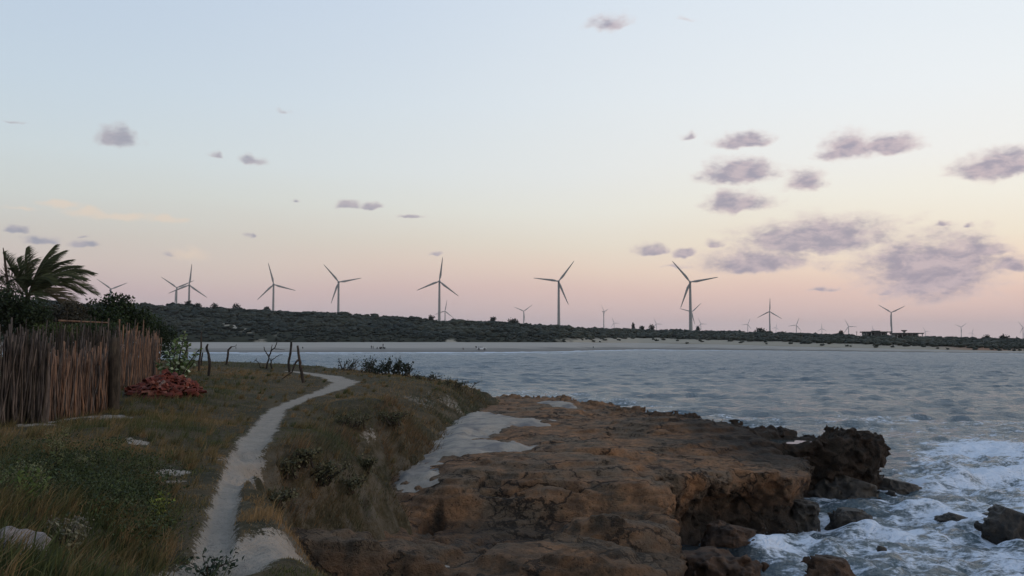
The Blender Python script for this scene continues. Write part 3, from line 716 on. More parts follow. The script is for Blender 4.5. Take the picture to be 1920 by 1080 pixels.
fv = N.math('ADD', fo, N.math('ADD', N.math('MULTIPLY', N.math('SUBTRACT', fn, 0.5), 1.9), N.math('MULTIPLY', N.math('SUBTRACT', lace, 0.45), 0.12)))
fv = N.math('ADD', fv, N.math('MULTIPLY', N.math('SUBTRACT', fn2, 0.5), 0.8))
fv = N.math('ADD', fv, N.math('MULTIPLY', N.math('SUBTRACT', N.noise(N.scale_vec(pos, (0.6, 1, 1)), 9.0, 4, 0.7), 0.5), 0.9))
fmask = N.math('MULTIPLY', N.step(fv, 0.38, 0.80), N.step(fo, 0.03, 0.2))
# swash lines along the far beach
sn = N.noise(N.scale_vec(pos, (0.03, 0.12, 1)), 1.0, 4, 0.6)
sv = N.math('ADD', sh, N.math('MULTIPLY', N.math('SUBTRACT', sn, 0.5), 34.0))
farx = N.step(N.n('ShaderNodeSeparateXYZ', ins={0: pos}).outputs[0], 150.0, 70.0)
sw = N.math('MULTIPLY', N.math('MULTIPLY', N.step(sv, 30.0, 20.0), N.step(sh, -8.0, -2.0)), N.math('ADD', 0.15, N.math('MULTIPLY', farx, 0.85)))
sw2 = N.math('MULTIPLY', N.math('MULTIPLY', N.step(sv, 58.0, 64.0), N.step(sv, 80.0, 72.0)), N.math('MULTIPLY', farx, N.step(sn, 0.5, 0.62)))
fmask = N.math('MAXIMUM', fmask, N.math('MAXIMUM', N.math('MULTIPLY', sw, 0.85), N.math('MULTIPLY', sw2, 0.6)))
shade_fac = N.n('ShaderNodeAttribute', attribute_name='inlet_shade').outputs['Fac']
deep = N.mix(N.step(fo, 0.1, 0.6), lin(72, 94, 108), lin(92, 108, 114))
deep = N.mix(N.math('MULTIPLY', shade_fac, 0.85), deep, lin(26, 36, 38))  # shade of the overhanging cliff, put into the inlet's water colour
bmp = bump(N, wn, 1.0, 1.0)
water = principled(N, None, deep, N.step(N.n('ShaderNodeSeparateXYZ', ins={0: pos}).outputs[1], 30.0, 200.0, 0.17, 0.34), 0.5, bmp, IOR=1.42)
fb = bump(N, N.math('ADD', fn, N.math('MULTIPLY', lace, 0.4)), 0.8, 0.12)
foamb = principled(N, None, lin(202, 208, 218), 0.9, 0.1, fb)
mx = N.n('ShaderNodeMixShader', ins={0: fmask, 1: water.outputs[0], 2: foamb.outputs[0]})
N.t.links.new(mx.outputs[0], out.inputs[0])
Q = grid_quads(len(dr), len(ang))[:, ::-1]
V = np.stack([sxg, syg, h], -1).reshape(-1, 3)
ci = V[Q].mean(1)
keep = (poly_sd(ci[:, 0], ci[:, 1], SHORE) > -1.6)
o = add_obj('sea', make_mesh('sea', V, None, Q[keep], m_sea, True, attrs={'foam': foam, 'shore': sdist, 'inlet_shade': dark}))
tag(o, kind='structure')

# ------------------------------------------------------------------ spray thrown up where the waves break
m_spray, N, out = new_mat("sea_spray")
principled(N, out, lin(206, 212, 220), 0.9, 0.1)
def sea_spray():
    P = []
    for (pl, amp, w, fo), n, up, spread in ((CRESTS[5], 1100, .07, .16), (CRESTS[3], 700, .08, .4), (CRESTS[4], 200, .03, .3), (CRESTS[6], 200, .03, .3)):
        a = np.array(pl); t = RNG.uniform(0.3, len(a) - 1.3, n); i = t.astype(int); f = (t - i)[:, None]
        q = a[i] * (1 - f) + a[np.minimum(i + 1, len(a) - 1)] * f
        gate = fbm2(q[:, 0], q[:, 1], 1.1, 2, .5, 110) > -.1
        q = q[gate]; k = len(q)
        P.append(np.c_[q + RNG.normal(0, spread, (k, 2)) * [1, .5], amp * .8 + RNG.exponential(up, k)])
    P = np.vstack(P); n = len(P)
    d = RNG.normal(0, 1, (n, 3)); d /= np.linalg.norm(d, axis=1)[:, None]; e = np.cross(d, RNG.normal(0, 1, (n, 3))); e /= np.linalg.norm(e, axis=1)[:, None]
    s = RNG.uniform(.005, .013, n)[:, None]
    V = np.stack([P - d * s, P + e * s, P + d * s, P - e * s * .6 + np.cross(d, e) * s], 1).reshape(-1, 3)
    b = np.arange(n)[:, None] * 4
    T = np.concatenate([b + [0, 1, 2], b + [0, 2, 3], b + [0, 3, 1], b + [1, 3, 2]])
    tag(add_obj('sea_spray', make_mesh('sea_spray', V, T, None, m_spray)), 'white droplets thrown up where waves break by the boulders', 'spray', kind='stuff')
sea_spray()

# ------------------------------------------------------------------ tide pool on the headland
pc = on_z(1480, 826.5, 1.66)
th = np.linspace(0, 2 * np.pi, 40, endpoint=False)
rr = 1 + 0.25 * np.sin(3 * th + 1) + 0.12 * np.sin(7 * th)
pv = np.c_[pc[0] + 0.9 * rr * np.cos(th), pc[1] + 0.62 * rr * np.sin(th), np.full(40, 1.63)]
pv = np.vstack([pv, (pc[0], pc[1], 1.63)])
m_pool, N, out = new_mat("still_water")
principled(N, out, lin(60, 66, 66), 0.04, 0.5, IOR=1.33)
o = add_obj('tide_pool_water', make_mesh('tide_pool_water', pv, [(i, (i + 1) % 40, 40) for i in range(40)], None, m_pool))
tag(o, kind='structure')

# ------------------------------------------------------------------ far shore: beach, hillside, plain
pxs = np.linspace(-1100, 3000, 620)
tanx = (pxs - 960) / FPX * math.cos(PITCH)
def dirx(px): r = ray(px, np.full_like(px, 600.0)); return r[..., 0] / r[..., 1]
dx = dirx(pxs)
yw = shore_dist(pxs)
y_back = np.interp(pxs, [-900, 0, 340, 600, 900, 1100, 1200, 1350, 1500, 1700, 1900, 2600], [641, 641, 641.5, 641.5, 641.5, 642, 643, 646, 650, 654.5, 658.5, 661])
w_back = np.interp(pxs, [-900, 900, 1100, 1200, 1350, 1500, 1900, 2600], [100, 92, 72, 52, 34, 20, 12, 12])
y_ridge = np.interp(pxs, [-900, 0, 300, 440, 520, 600, 700, 820, 900, 1000, 1100, 1200, 1300, 1450, 1600, 1700, 1800, 1900, 2600], [556, 562, 570, 575, 581, 584, 590, 599, 602, 606, 612, 617, 620, 624, 629.5, 631.5, 634, 637, 641])
w_hill = np.interp(pxs, [-900, 600, 1000, 1400, 1900, 2600], [150, 120, 90, 70, 60, 60])
yb = yw + w_back; zb = CAM_Z + (638 - y_back) / FPX * yb
yr = yb + w_hill; zr = CAM_Z + (638 - y_ridge) / FPX * yr
SHRUB_H = np.interp(pxs, [0, 900, 1500, 2000], [2.6, 2.4, 1.8, 1.5])
zr = zr - SHRUB_H
def hill(tpx, s):
    """place on the far hillside: pixel column and 0..1 from the back of the beach to the ridge, >1 beyond"""
    a = np.interp(tpx, pxs, yb); b = np.interp(tpx, pxs, yr); za = np.interp(tpx, pxs, zb); zc = np.interp(tpx, pxs, zr)
    y = a + (b - a) * s
    sc = np.clip(s, 0, 1)
    z = za + (zc - za) * (0.55 * sc ** 0.6 + 0.45 * sc ** 1.2) - np.clip(s - 1, 0, 9) * 4.0
    x = np.interp(tpx, pxs, dx) * y
    z = z + (0.6 * fbm2(x, y, 0.03, 3, 0.5, 81) + 0.9 * fbm2(x, y, 0.09, 2, 0.5, 82)) * np.clip(s, 0, 1) * np.interp(tpx, [900, 1700], [1.5, 0.5])
    return x, y, z
m_beach, N, out = new_mat("beach_sand")
geo = N.n('ShaderNodeNewGeometry'); pos = geo.outputs['Position']
we = N.n('ShaderNodeAttribute', attribute_name='up').outputs['Fac']
bn = N.noise(N.scale_vec(pos, (0.012, 0.11, 0.3)), 1.0, 5, 0.6)
wv_ = N.math('ADD', we, N.math('MULTIPLY', N.math('SUBTRACT', bn, 0.5), 1.0))
cb = N.mix(N.step(wv_, 0.16, 0.42), lin(112, 107, 101), lin(154, 146, 136))
cb = N.mix(N.math('MULTIPLY', N.step(bn, 0.5, 0.7), 0.4), cb, lin(116, 108, 98))
principled(N, out, cb, 0.85, 0.2)
rows = np.array([-0.12, 0, .03, .06, .1, .15, .2, .27, .35, .45, .55, .65, .75, .85, .93, 1.0, 1.04])
bx, by_, bz, up = [], [], [], []
for r in rows:
    y = yw + w_back * r; bx.append(dx * y); by_.append(y)
    zz = zb * (0.25 * np.sqrt(max(r, 0)) + 0.75 * max(r, 0)) if r >= 0 else np.full_like(zb, -1.2)
    zz = zz + 0.10 * fbm2(dx * y, y, 0.05, 3, 0.5, 83) * (r > 0.05); bz.append(zz); up.append(np.full_like(zb, r))
V = np.stack([np.array(bx), np.array(by_), np.array(bz)], -1).reshape(-1, 3)
tag(add_obj('beach', make_mesh('beach', V, None, grid_quads(len(rows), len(pxs)), m_beach, True, attrs={'up': np.array(up)})), kind='structure')
def beach_pt(px, py):
    """the beach point seen at a pixel"""
    d = ray(px, py); d = d / d[1]
    a = float(np.interp(px, pxs, yw)); w = float(np.interp(px, pxs, w_back)); zc = float(np.interp(px, pxs, zb))
    r = np.linspace(0.0, 1, 400); y = a + w * r; z = zc * (0.25 * np.sqrt(r) + 0.75 * r)
    i = int(np.argmin(np.abs(CAM_Z + d[2] * y - z)))
    return np.array([d[0] * y[i], y[i], z[i] + 0.0])

m_hill, N, out = new_mat("hill_ground")
geo = N.n('ShaderNodeNewGeometry'); pos = geo.outputs['Position']
sa = N.n('ShaderNodeAttribute', attribute_name='sandy').outputs['Fac']
hn = N.noise(pos, 0.12, 5, 0.65)
ch = N.mix(hn, lin(32, 36, 27), lin(56, 55, 41))
ch = N.mix(N.step(N.math('ADD', sa, N.math('MULTIPLY', N.math('SUBTRACT', hn, 0.5), 0.8)), 0.4, 0.62), ch, lin(150, 140, 124))
redd = N.n('ShaderNodeAttribute', attribute_name='red').outputs['Fac']
ch = N.mix(redd, ch, lin(136, 96, 72))
principled(N, out, ch, 0.95, 0.1)
def sandiness(tpx, s):
    x, y, _ = hill(tpx, s)
    v = np.interp(tpx, [1000, 1200, 1600, 1800], [0.0, 1.0, 0.9, 0.5]) * (1 - sstep(s, 0.22, 0.48))
    v = v + 0.75 * np.exp(-((tpx - 432 + 130 * (0.42 - s)*-1) / 26) ** 2 - ((s - 0.33) / 0.22) ** 2)
    v = v + 0.5 * np.exp(-((tpx - 520) / 26) ** 2 - ((s - 0.16) / 0.14) ** 2) + 0.75 * np.exp(-((tpx - 845) / 16) ** 2 - (s / 0.12) ** 2) + .5 * np.exp(-((tpx - 490) / 20) ** 2 - (s / 0.05) ** 2)
    return v + 0.25 * np.interp(tpx, [850, 1000], [0, 1]) * (1 - sstep(s, 0.05, 0.25))
srow = np.concatenate([np.linspace(0, 1, 40), [1.1, 1.3, 1.7, 2.5, 4, 8]])
hx, hy, hz, hs, hr = [], [], [], [], []
for s in srow:
    x, y, z = hill(pxs, np.full_like(pxs, s)); hx.append(x); hy.append(y); hz.append(np.maximum(z, -3) if s < 1.2 else np.clip(z, -2, None) * max(0, 1 - (s - 1) / 8) + 0)
    hs.append(sandiness(pxs, np.full_like(pxs, s))); hr.append(0.8 * np.exp(-((pxs - 1845) / 70) ** 2) * (s < 0.35) * (s > 0.02))
for y in (3000, 6000, 9000, 12500):
    hx.append(dx * y); hy.append(np.full_like(dx, y)); hz.append(np.full_like(dx, 3.0)); hs.append(0 * dx); hr.append(0 * dx)
V = np.stack([np.array(hx), np.array(hy), np.array(hz)], -1).reshape(-1, 3)
tag(add_obj('hillside', make_mesh('hillside', V, None, grid_quads(len(hx), len(pxs)), m_hill, True, attrs={'sandy': np.array(hs), 'red': np.array(hr)})), kind='structure')

# ------------------------------------------------------------------ thin sea air between the camera and the far shore
m_air = bpy.data.materials.new("sea_air"); m_air.use_nodes = True; m_air.node_tree.nodes.clear()
NA = NT(m_air.node_tree); oa = m_air.node_tree.nodes.new('ShaderNodeOutputMaterial')
pv_ = m_air.node_tree.nodes.new('ShaderNodeVolumePrincipled')
pv_.inputs['Color'].default_value = (0.92, 0.94, 1.0, 1); pv_.inputs['Density'].default_value = 5.0e-5; pv_.inputs['Anisotropy'].default_value = 0.0
m_air.node_tree.links.new(pv_.outputs[0], oa.inputs['Volume'])
hv = MB(); hv.box((0, 6900, 134), (36000, 14200, 280)); ho = hv.obj('haze', m_air); tag(ho, kind='stuff')
# ================================================================== VEGETATION
def leaf_mat(name, base, var=0.35, rough=0.7, trans=0.15):
    """foliage: the colour attribute carries each leaf's own hue"""
    m, N, out = new_mat(name)
    at = N.n('ShaderNodeAttribute', attribute_name='tint').outputs['Color']
    p = principled(N, None, at, rough, 0.25)
    tr = N.n('ShaderNodeBsdfTranslucent'); N.put(tr.inputs[0], at)
    mx = N.n('ShaderNodeMixShader', ins={0: trans, 1: p.outputs[0], 2: tr.outputs[0]})
    N.t.links.new(mx.outputs[0], out.inputs[0])
    return m
m_grass = leaf_mat("grass_blades", None, trans=0.2)
m_leaf = leaf_mat("leaves", None, trans=0.12)
m_scrub = leaf_mat("scrub_foliage", None, trans=0.05)
def L3(r, g, b): return np.array(lin(r, g, b)[:3], np.float32)

def bark_mat(name, c1, c2, scale=8):
    m, N, out = new_mat(name)
    tco = N.n('ShaderNodeTexCoord').outputs['Object']
    geo = N.n('ShaderNodeNewGeometry').outputs['Position']
    nz = N.noise(N.scale_vec(geo, (1, 1, 0.15)), scale * 3, 4, 0.65); n2 = N.noise(geo, scale * 0.4, 3, 0.6)
    oi = N.n('ShaderNodeObjectInfo').outputs['Random']
    c = N.mix(N.step(nz, 0.3, 0.7), lin(*c1), lin(*c2))
    c = N.mix(N.math('MULTIPLY', N.step(n2, 0.4, 0.7), 0.5), c, lin(*[v * 0.6 for v in c1]))
    hsv = N.n('ShaderNodeHueSaturation', ins={'Color': c, 'Value': N.math('ADD', 0.65, N.math('MULTIPLY', oi, 0.7)), 'Saturation': N.math('ADD', 0.8, N.math('MULTIPLY', oi, 0.35))})
    principled(N, out, hsv.outputs[0], 0.9, 0.15, bump(N, nz, 0.7, 0.01))
    return m
m_bark = bark_mat("dark_bark", (44, 38, 32), (76, 66, 56))
m_post = bark_mat("weathered_post", (40, 34, 30), (74, 64, 56))
m_stick = bark_mat("brown_sticks", (92, 70, 58), (138, 108, 88))
m_stick_grey = bark_mat("grey_sticks", (62, 54, 50), (104, 92, 84))

# ------------------------------------------------------------------ grass: every blade a small triangle strip
def blades(x, y, z, L, w, lean, tint, two):
    n = len(x)
    a = RNG.uniform(0, 2 * np.pi, n)
    wx, wy = np.cos(a) * w * 0.5, np.sin(a) * w * 0.5
    la = RNG.normal(0.15, 0.9, n)                                     # wind towards +x
    lx, ly = np.cos(la) * lean * L, np.sin(la) * lean * L
    b0 = np.stack([x - wx, y - wy, z], -1); b1 = np.stack([x + wx, y + wy, z], -1)
    tip = np.stack([x + lx, y + ly, z + L * np.sqrt(np.clip(1 - lean ** 2 * 0.6, 0.1, 1))], -1)
    if not two:
        V = np.stack([b0, b1, tip], 1).reshape(-1, 3); T = np.arange(3 * n).reshape(-1, 3)
        return V, T, np.repeat(tint, 3, 0)
    mx, my, mz = x + lx * 0.3, y + ly * 0.3, z + (tip[:, 2] - z) * 0.58
    m0 = np.stack([mx - wx * .8, my - wy * .8, mz], -1); m1 = np.stack([mx + wx * .8, my + wy * .8, mz], -1)
    V = np.stack([b0, b1, m0, m1, tip], 1).reshape(-1, 3)
    b = np.arange(n)[:, None] * 5
    T = np.concatenate([b + [0, 1, 3], b + [0, 3, 2], b + [2, 3, 4]])
    return V, T, np.repeat(tint, 5, 0)
def sample_field(n, a0, a1, d0, d1):
    a = np.radians(RNG.uniform(a0, a1, n)); d = np.exp(RNG.uniform(math.log(d0), math.log(d1), n))
    return d * np.sin(a), d * np.cos(a), d
def grass_field():
    VS, TS, CS, n0 = [], [], [], 0
    x, y, d = sample_field(520000, -36, 12, 4.2, 78)
    z, sd = dune_h(x, y)
    s = sand_mask(x, y)
    e = 0.25
    slope = np.abs(dune_h(x + e, y)[0] - z) / e + np.abs(dune_h(x, y + e)[0] - z) / e
    patch = fbm2(x, y, 0.55, 4, 0.6, 91)
    dens = (1 - sstep(s, 0.25, 0.7)) * (1 - 0.6 * sstep(slope, 0.8, 1.9)) * sstep(patch, -0.95, -0.1)
    dens = dens * (z > 1.9) * (1 - 0.55 * sstep(y, 24, 30) * sstep(sd, -1.5, 1.0))
    pd, pw = path_d(x, y)
    clump = fbm2(x, y, 3.0, 3, 0.6, 92)
    k = RNG.random(len(x)) < dens * sstep(clump, -0.7, 0.3)
    x, y, z, d, patch, clump, sd, pd = [v[k] for v in (x, y, z, d, patch, clump, sd, pd)]
    n = len(x)
    px = 960 + FPX * x / y
    # dry golden grass on the dune right of the path and in the middle of the field, greener low on the left
    dry = 0.36 + 0.95 * fbm2(x, y, 0.25, 3, 0.5, 93) + 0.5 * fbm2(x, y, 1.1, 3, 0.5, 94) + 0.35 * sstep(px, 560, 760) * sstep(y, 13, 20) - 0.6 * sstep(12.5 - y, -2, 3) * (px < 410)
    dry = np.clip(dry + RNG.normal(0, 0.22, n), 0, 1)
    g1, g2, dr1, dr2 = L3(54, 60, 34), L3(84, 88, 50), L3(116, 92, 60), L3(150, 120, 82)
    u = RNG.random(n)[:, None]
    tint = (g1 * (1 - u) + g2 * u) * (1 - dry[:, None]) + (dr1 * (1 - u) + dr2 * u) * dry[:, None]
    tall = 0.75 + 0.5 * np.clip(clump, -1, 1) + 0.5 * sstep(px, 700, 560) * 0
    hum = 1 + 0.55 * sstep(fbm2(x, y, 0.4, 2, 0.5, 95), 0.1, 0.7)
    L = np.clip(RNG.gamma(4, 0.031, n) * tall * hum, 0.05, 0.5) * (0.75 + 0.25 * sstep(d, 8, 25))
    L = L * (0.3 + 0.7 * sstep(pd, 0.1, np.interp(y, [8, 20, 35], [.7, 2.0, 4.5]))) * (1 - 0.3 * sstep(y, 18, 30))
    L = L * (1 - 0.65 * (y < 8.4) * sstep(px, 400, 460))
    w = np.maximum(0.007, d * 0.00062) * RNG.uniform(0.7, 1.3, n)
    lean = np.clip(RNG.normal(0.45, 0.22, n), 0.05, 0.95)
    # tussocks: taller blades fanning out from one root
    tx, ty, td = sample_field(4200, -36, 12, 4.6, 60)
    tz, tsd = dune_h(tx, ty)
    tk = (sand_mask(tx, ty) < .25) & (tz > 2.2) & (path_d(tx, ty)[0] > .35) & (RNG.random(len(tx)) < .25 + .75 * (fbm2(tx, ty, .5, 3, .6, 96) > 0))
    tk &= ~((ty < 8.4) & (960 + FPX * tx / ty > 400))
    tx, ty, tz, td = tx[tk], ty[tk], tz[tk], td[tk]
    nb = 34; m_ = len(tx) * nb
    X = np.repeat(tx, nb) + RNG.normal(0, .035, m_); Y = np.repeat(ty, nb) + RNG.normal(0, .035, m_)
    sc = np.repeat(RNG.uniform(.6, 1.3, len(tx)) * np.where(ty > 18, .8, 1), nb)
    td2 = np.repeat(td, nb); u = RNG.random(m_)[:, None]; dr = np.repeat(np.clip(RNG.normal(.5, .35, len(tx)), 0, 1), nb)[:, None]
    tt = (L3(48, 55, 30) * (1 - u) + L3(80, 84, 46) * u) * (1 - dr) + (L3(108, 84, 54) * (1 - u) + L3(148, 120, 84) * u) * dr
    LL = RNG.uniform(.11, .28, m_) * sc; ww = np.maximum(.006, td2 * .0006); le = np.clip(RNG.normal(.6, .2, m_), .1, .95)
    zz = np.repeat(tz, nb)
    for m, two in ((td2 < 15, True), (td2 >= 15, False)):
        V, T, C = blades(X[m], Y[m], zz[m] - 0.01, LL[m], ww[m], le[m], tt[m], two)
        VS.append(V); TS.append(T + n0); CS.append(C); n0 += len(V)
    for m, two in ((d < 15, True), (d >= 15, False)):
        V, T, C = blades(x[m], y[m], z[m] - 0.01, L[m], w[m], lean[m], tint[m], two)
        VS.append(V); TS.append(T + n0); CS.append(C); n0 += len(V)
    o = add_obj('grass', make_mesh('grass', np.vstack(VS), np.vstack(TS), None, m_grass, False, colors={'tint': np.vstack(CS)}))
    tag(o, 'dry and green grass covering the dune field on both sides of the footpath', 'grass', kind='stuff')
grass_field()
def bank_growth():
    """scrambling tufts and creepers on the eroded faces of the dune"""
    n = 420000
    x = RNG.uniform(-7.5, 3, n); y = RNG.uniform(11, 48, n)
    z, sd = dune_h(x, y); e = .2
    sl = np.hypot(dune_h(x + e, y)[0] - z, dune_h(x, y + e)[0] - z) / e
    cl = fbm2(x, y, 1.2, 3, .6, 98) + 0.5 * fbm2(x, y, 4, 2, .6, 99)
    k = (sl > .35) & (z > 1.5) & (path_d(x, y)[0] > .45) & (RNG.random(n) < np.clip(sl, 0, 2) * .6 * (18 / y) ** 1.3 * sstep(cl, -.35, .35))
    x, y, z, cl, sl = [v[k] for v in (x, y, z, cl, sl)]; n = len(x)
    u = RNG.random(n)[:, None]; dry = np.clip(.45 + .7 * fbm2(x, y, .5, 3, .5, 100) + RNG.normal(0, .2, n), 0, 1)[:, None]
    tint = (L3(54, 58, 40) * (1 - u) + L3(86, 88, 64) * u) * (1 - dry) + (L3(84, 66, 46) * (1 - u) + L3(126, 98, 68) * u) * dry
    z = z + RNG.uniform(-.05, .10, n)
    V, T, C = blades(x, y, z, RNG.uniform(.06, .20, n) * (1 + .9 * sstep(cl, .1, .8)), np.maximum(.008, y * .0008), RNG.uniform(.3, .95, n), tint, False)
    o = add_obj('bank_grass', make_mesh('bank_grass', V, T, None, m_grass, False, colors={'tint': C}))
    tag(o, 'scrubby tufts clinging to the eroded edge of the dune beside the rock shelf', 'grass', kind='stuff')
bank_growth()

# ------------------------------------------------------------------ leaf clouds for weeds, shrubs and tree crowns
def leaf_quads(P, size, tint, aspect=0.5, up=0.35, dirs=None):
    n = len(P)
    size = np.broadcast_to(size, (n,))[:, None]
    if dirs is None:
        dirs = RNG.normal(0, 1, (n, 3)); dirs[:, 2] += up
    dirs = dirs / (np.linalg.norm(dirs, axis=1)[:, None] + 1e-9)
    s = np.cross(dirs, RNG.normal(0, 1, (n, 3))); s /= np.linalg.norm(s, axis=1)[:, None] + 1e-9
    nrm = np.cross(dirs, s)
    a = P; b = P + dirs * size * 0.5 + s * size * aspect * 0.5 + nrm * size * 0.06; c = P + dirs * size; d = P + dirs * size * 0.5 - s * size * aspect * 0.5 + nrm * size * 0.06
    V = np.stack([a, b, c, d], 1).reshape(-1, 3)
    Q = np.arange(4 * n).reshape(-1, 4)
    return V, Q, np.repeat(tint, 4, 0)
def tint_mix(n, c1, c2, jit=0.15):
    u = RNG.random(n)[:, None]
    return np.clip((c1 * (1 - u) + c2 * u) * (1 + RNG.normal(0, jit, (n, 1))), 0.003, 1).astype(np.float32)
def leaf_obj(name, parent, P, size, tint, mat=None, aspect=0.5, up=0.35, dirs=None):
    V, Q, C = leaf_quads(P, size, tint, aspect, up, dirs)
    return add_obj(name, make_mesh(name, V, None, Q, mat or m_leaf, False, colors={'tint': C}), parent)

def ground_cover():
    """low broad-leaved weeds in the hollow on the left"""
    Ps, Ts, Sz = [], [], []
    for k in range(420):
        px, py = RNG.normal(215, 120), RNG.normal(950, 42)
        if not (-60 < px < 375 and 850 < py < 1045): continue
        c = on_z(px, py, 3.8); 
        zz = dune_h(c[:1], c[1:2])[0][0]
        if sand_mask(c[:1], c[1:2])[0] > 0.1 or path_d(c[:1], c[1:2])[0][0] < 0.8: continue
        n = int(RNG.integers(60, 120)); r = RNG.uniform(0.08, 0.24); hgt = RNG.uniform(0.10, 0.34)
        q = RNG.normal(0, 1, (n, 3)) * [r, r, 1]; q[:, 2] = RNG.random(n) ** 0.7 * hgt
        Ps.append(q + [c[0], c[1], zz]); t = RNG.random()
        Ts.append(tint_mix(n, L3(38, 48, 26) * (0.6 + 0.7 * t), L3(66, 74, 40) * (0.6 + 0.7 * t))); Sz.append(RNG.uniform(0.018, 0.042, n))
    P = np.vstack(Ps)
    o = leaf_obj('ground_cover', None, P, np.concatenate(Sz), np.vstack(Ts), m_leaf, 0.55)
    tag(o, 'low dark green weeds filling the hollow left of the footpath', 'weeds', kind='stuff')
ground_cover()

def weed(px, py, h, r, c1, c2, head, label, group='weeds standing out of the grass on the left'):
    g = gnd(px, py)
    t = root('weed_plant', tuple(g), label, 'weed', group)
    mb = MB(); tips = []
    for k in range(9):
        a = RNG.uniform(0, 6.28); e = RNG.uniform(0.2, 1) * r; hh = h * RNG.uniform(0.6, 1)
        p = [(0, 0, -0.03), (e * .4 * math.cos(a), e * .4 * math.sin(a), hh * .5), (e * math.cos(a) + .03, e * math.sin(a), hh)]
        mb.tube(p, [0.006, 0.004, 0.002], 4); tips.append(p)
    mb.obj('stem', m_post, t)['kind'] = 'stuff'
    P = np.vstack([np.array(p[0]) + (np.array(p[2]) - np.array(p[0])) * RNG.uniform(0.15, 1, (26, 1)) + RNG.normal(0, r * .14, (26, 3)) for p in tips])
    leaf_obj('leaves', t, P, RNG.uniform(0.025, 0.055, len(P)), tint_mix(len(P), c1, c2))
    if head is not None:
        P = np.vstack([np.array(p[2]) + RNG.normal(0, 0.02, (40, 3)) * [1, 1, 1.6] for p in tips])
        fh = leaf_obj('flower_heads', t, P, 0.015, tint_mix(len(P), head, head * 0.75), None, 0.8); fh['kind'] = 'stuff'
weed(105, 890, .52, .16, L3(70, 78, 44), L3(98, 98, 62), L3(118, 112, 80), 'tall pale weed with feathery seed heads, highest of the weeds below the fence')
weed(40, 955, .34, .16, L3(62, 80, 36), L3(96, 108, 58), L3(104, 106, 76), 'pale flowering weed near the left edge above the grassy hummock')
weed(66, 948, .24, .12, L3(62, 80, 36), L3(92, 104, 54), None, 'short green weed beside the pale flowering one at the left edge')
weed(292, 985, .28, .12, L3(104, 112, 44), L3(134, 136, 62), None, 'bright yellow-green weed in the dark hollow beside the footpath')
weed(150, 895, .22, .12, L3(66, 76, 40), L3(92, 96, 58), L3(120, 116, 84), 'small pale weed right of the tall feathery weed')
weed(125, 1052, .22, .16, L3(92, 90, 66), L3(130, 124, 100), L3(112, 106, 92), 'whitish dry weed on the grassy hummock at the lower left')
weed(392, 1082, .16, .26, L3(34, 44, 34), L3(56, 66, 48), None, 'dark low plant growing in the sandy footpath at the bottom', 'weeds standing out of the grass on the left')

# ------------------------------------------------------------------ shrubs at the tip of the promontory
def shrub(px, py, Y, w, h, nleaf, size, c1, c2, label, twiggy=False, group='dark shrubs on the end of the promontory'):
    x = (px - 960) / FPX * Y
    z = ground_z(x, Y)
    t = root('shrub', (x, Y, z), label, 'shrub', group)
    mb = MB(); P = []
    nb = 16 if twiggy else 11
    for k in range(nb):
        a = RNG.uniform(0, 6.28); e = RNG.uniform(0.2, 1.0) * w / 2; hh = h * RNG.uniform(0.55, 1.05)
        p = np.array([(0, 0, -0.1), (e * .5 * math.cos(a), e * .4 * math.sin(a), hh * .5), (e * math.cos(a) + .08, e * .8 * math.sin(a), hh)])
        p = p + [RNG.normal(0, w * 0.16), RNG.normal(0, w * .1), 0]
        mb.tube(p, [0.03, 0.02, 0.010], 4)
        for j in range(nleaf // nb):
            f = RNG.random() ** (0.6)
            q = p[0] + (p[1] - p[0]) * min(1, 2 * f) + (p[2] - p[1]) * max(0, 2 * f - 1)
            P.append(q + RNG.normal(0, w * 0.055, 3))
    mb.obj('stem', m_bark, t)['kind'] = 'stuff'
    P = np.array(P)
    leaf_obj('leaves', t, P, RNG.uniform(0.7, 1.2, len(P)) * size, tint_mix(len(P), c1, c2), None, 0.65)
DK1, DK2 = L3(24, 30, 20), L3(44, 52, 34)
shrub(655, 690, 57.5, 1.9, .75, 260, .09, DK1, DK2, 'twiggy dark shrub at the left end of the promontory thicket', True)
shrub(690, 692, 56, 1.9, .85, 420, .12, DK1, DK2, 'bushy dark shrub second from the left in the promontory thicket')
shrub(718, 700, 54, 1.5, .8, 420, .13, DK1, DK2, 'rounded dark shrub in the middle of the promontory thicket')
shrub(742, 706, 52.5, 1.3, 1.0, 300, .17, DK1, DK2, 'large-leaved dark shrub standing highest above the water')
shrub(762, 712, 51.5, .9, .85, 150, .18, DK1, DK2, 'open large-leaved shrub leaning out over the water at the right end')
shrub(850, 738, 45.0, 1.9, .35, 420, .08, L3(30, 36, 20), L3(52, 54, 30), 'low spreading dark shrub on the dune edge above the sea')
shrub(800, 728, 46.5, 1.8, .32, 380, .08, L3(30, 36, 20), L3(52, 54, 30), 'low mat-like shrub between the thicket and the dune edge')

for (px, py, w, h, lab) in [(535, 925, .9, .34, 'grey-green bush on the bank just right of the narrow part of the footpath'), (598, 930, 1.1, .36, 'grey-green bush in the middle of the eroded bank'),
                            (655, 955, .9, .30, 'low grey-green bush at the foot of the bank above the rock'), (560, 880, .8, .28, 'small grey-green bush near the top of the eroded bank'),
                            (690, 890, .8, .30, 'drooping bush at the tip of the bank beside the pale sand'), (650, 800, 1.3, .38, 'dark bush in the hollow of the dune right of the path'),
                            (735, 815, 1.2, .36, 'dark bush hanging over the hollow above the pale sand'), (520, 960, .7, .26, 'small bush on the slope beside the golden tuft')]:
    g = gnd(px, py)
    shrub(px, py, g[1], w * .8, h * .72, 620, .06, L3(58, 60, 42), L3(98, 92, 66), lab, False, 'low bushes on the eroded bank')

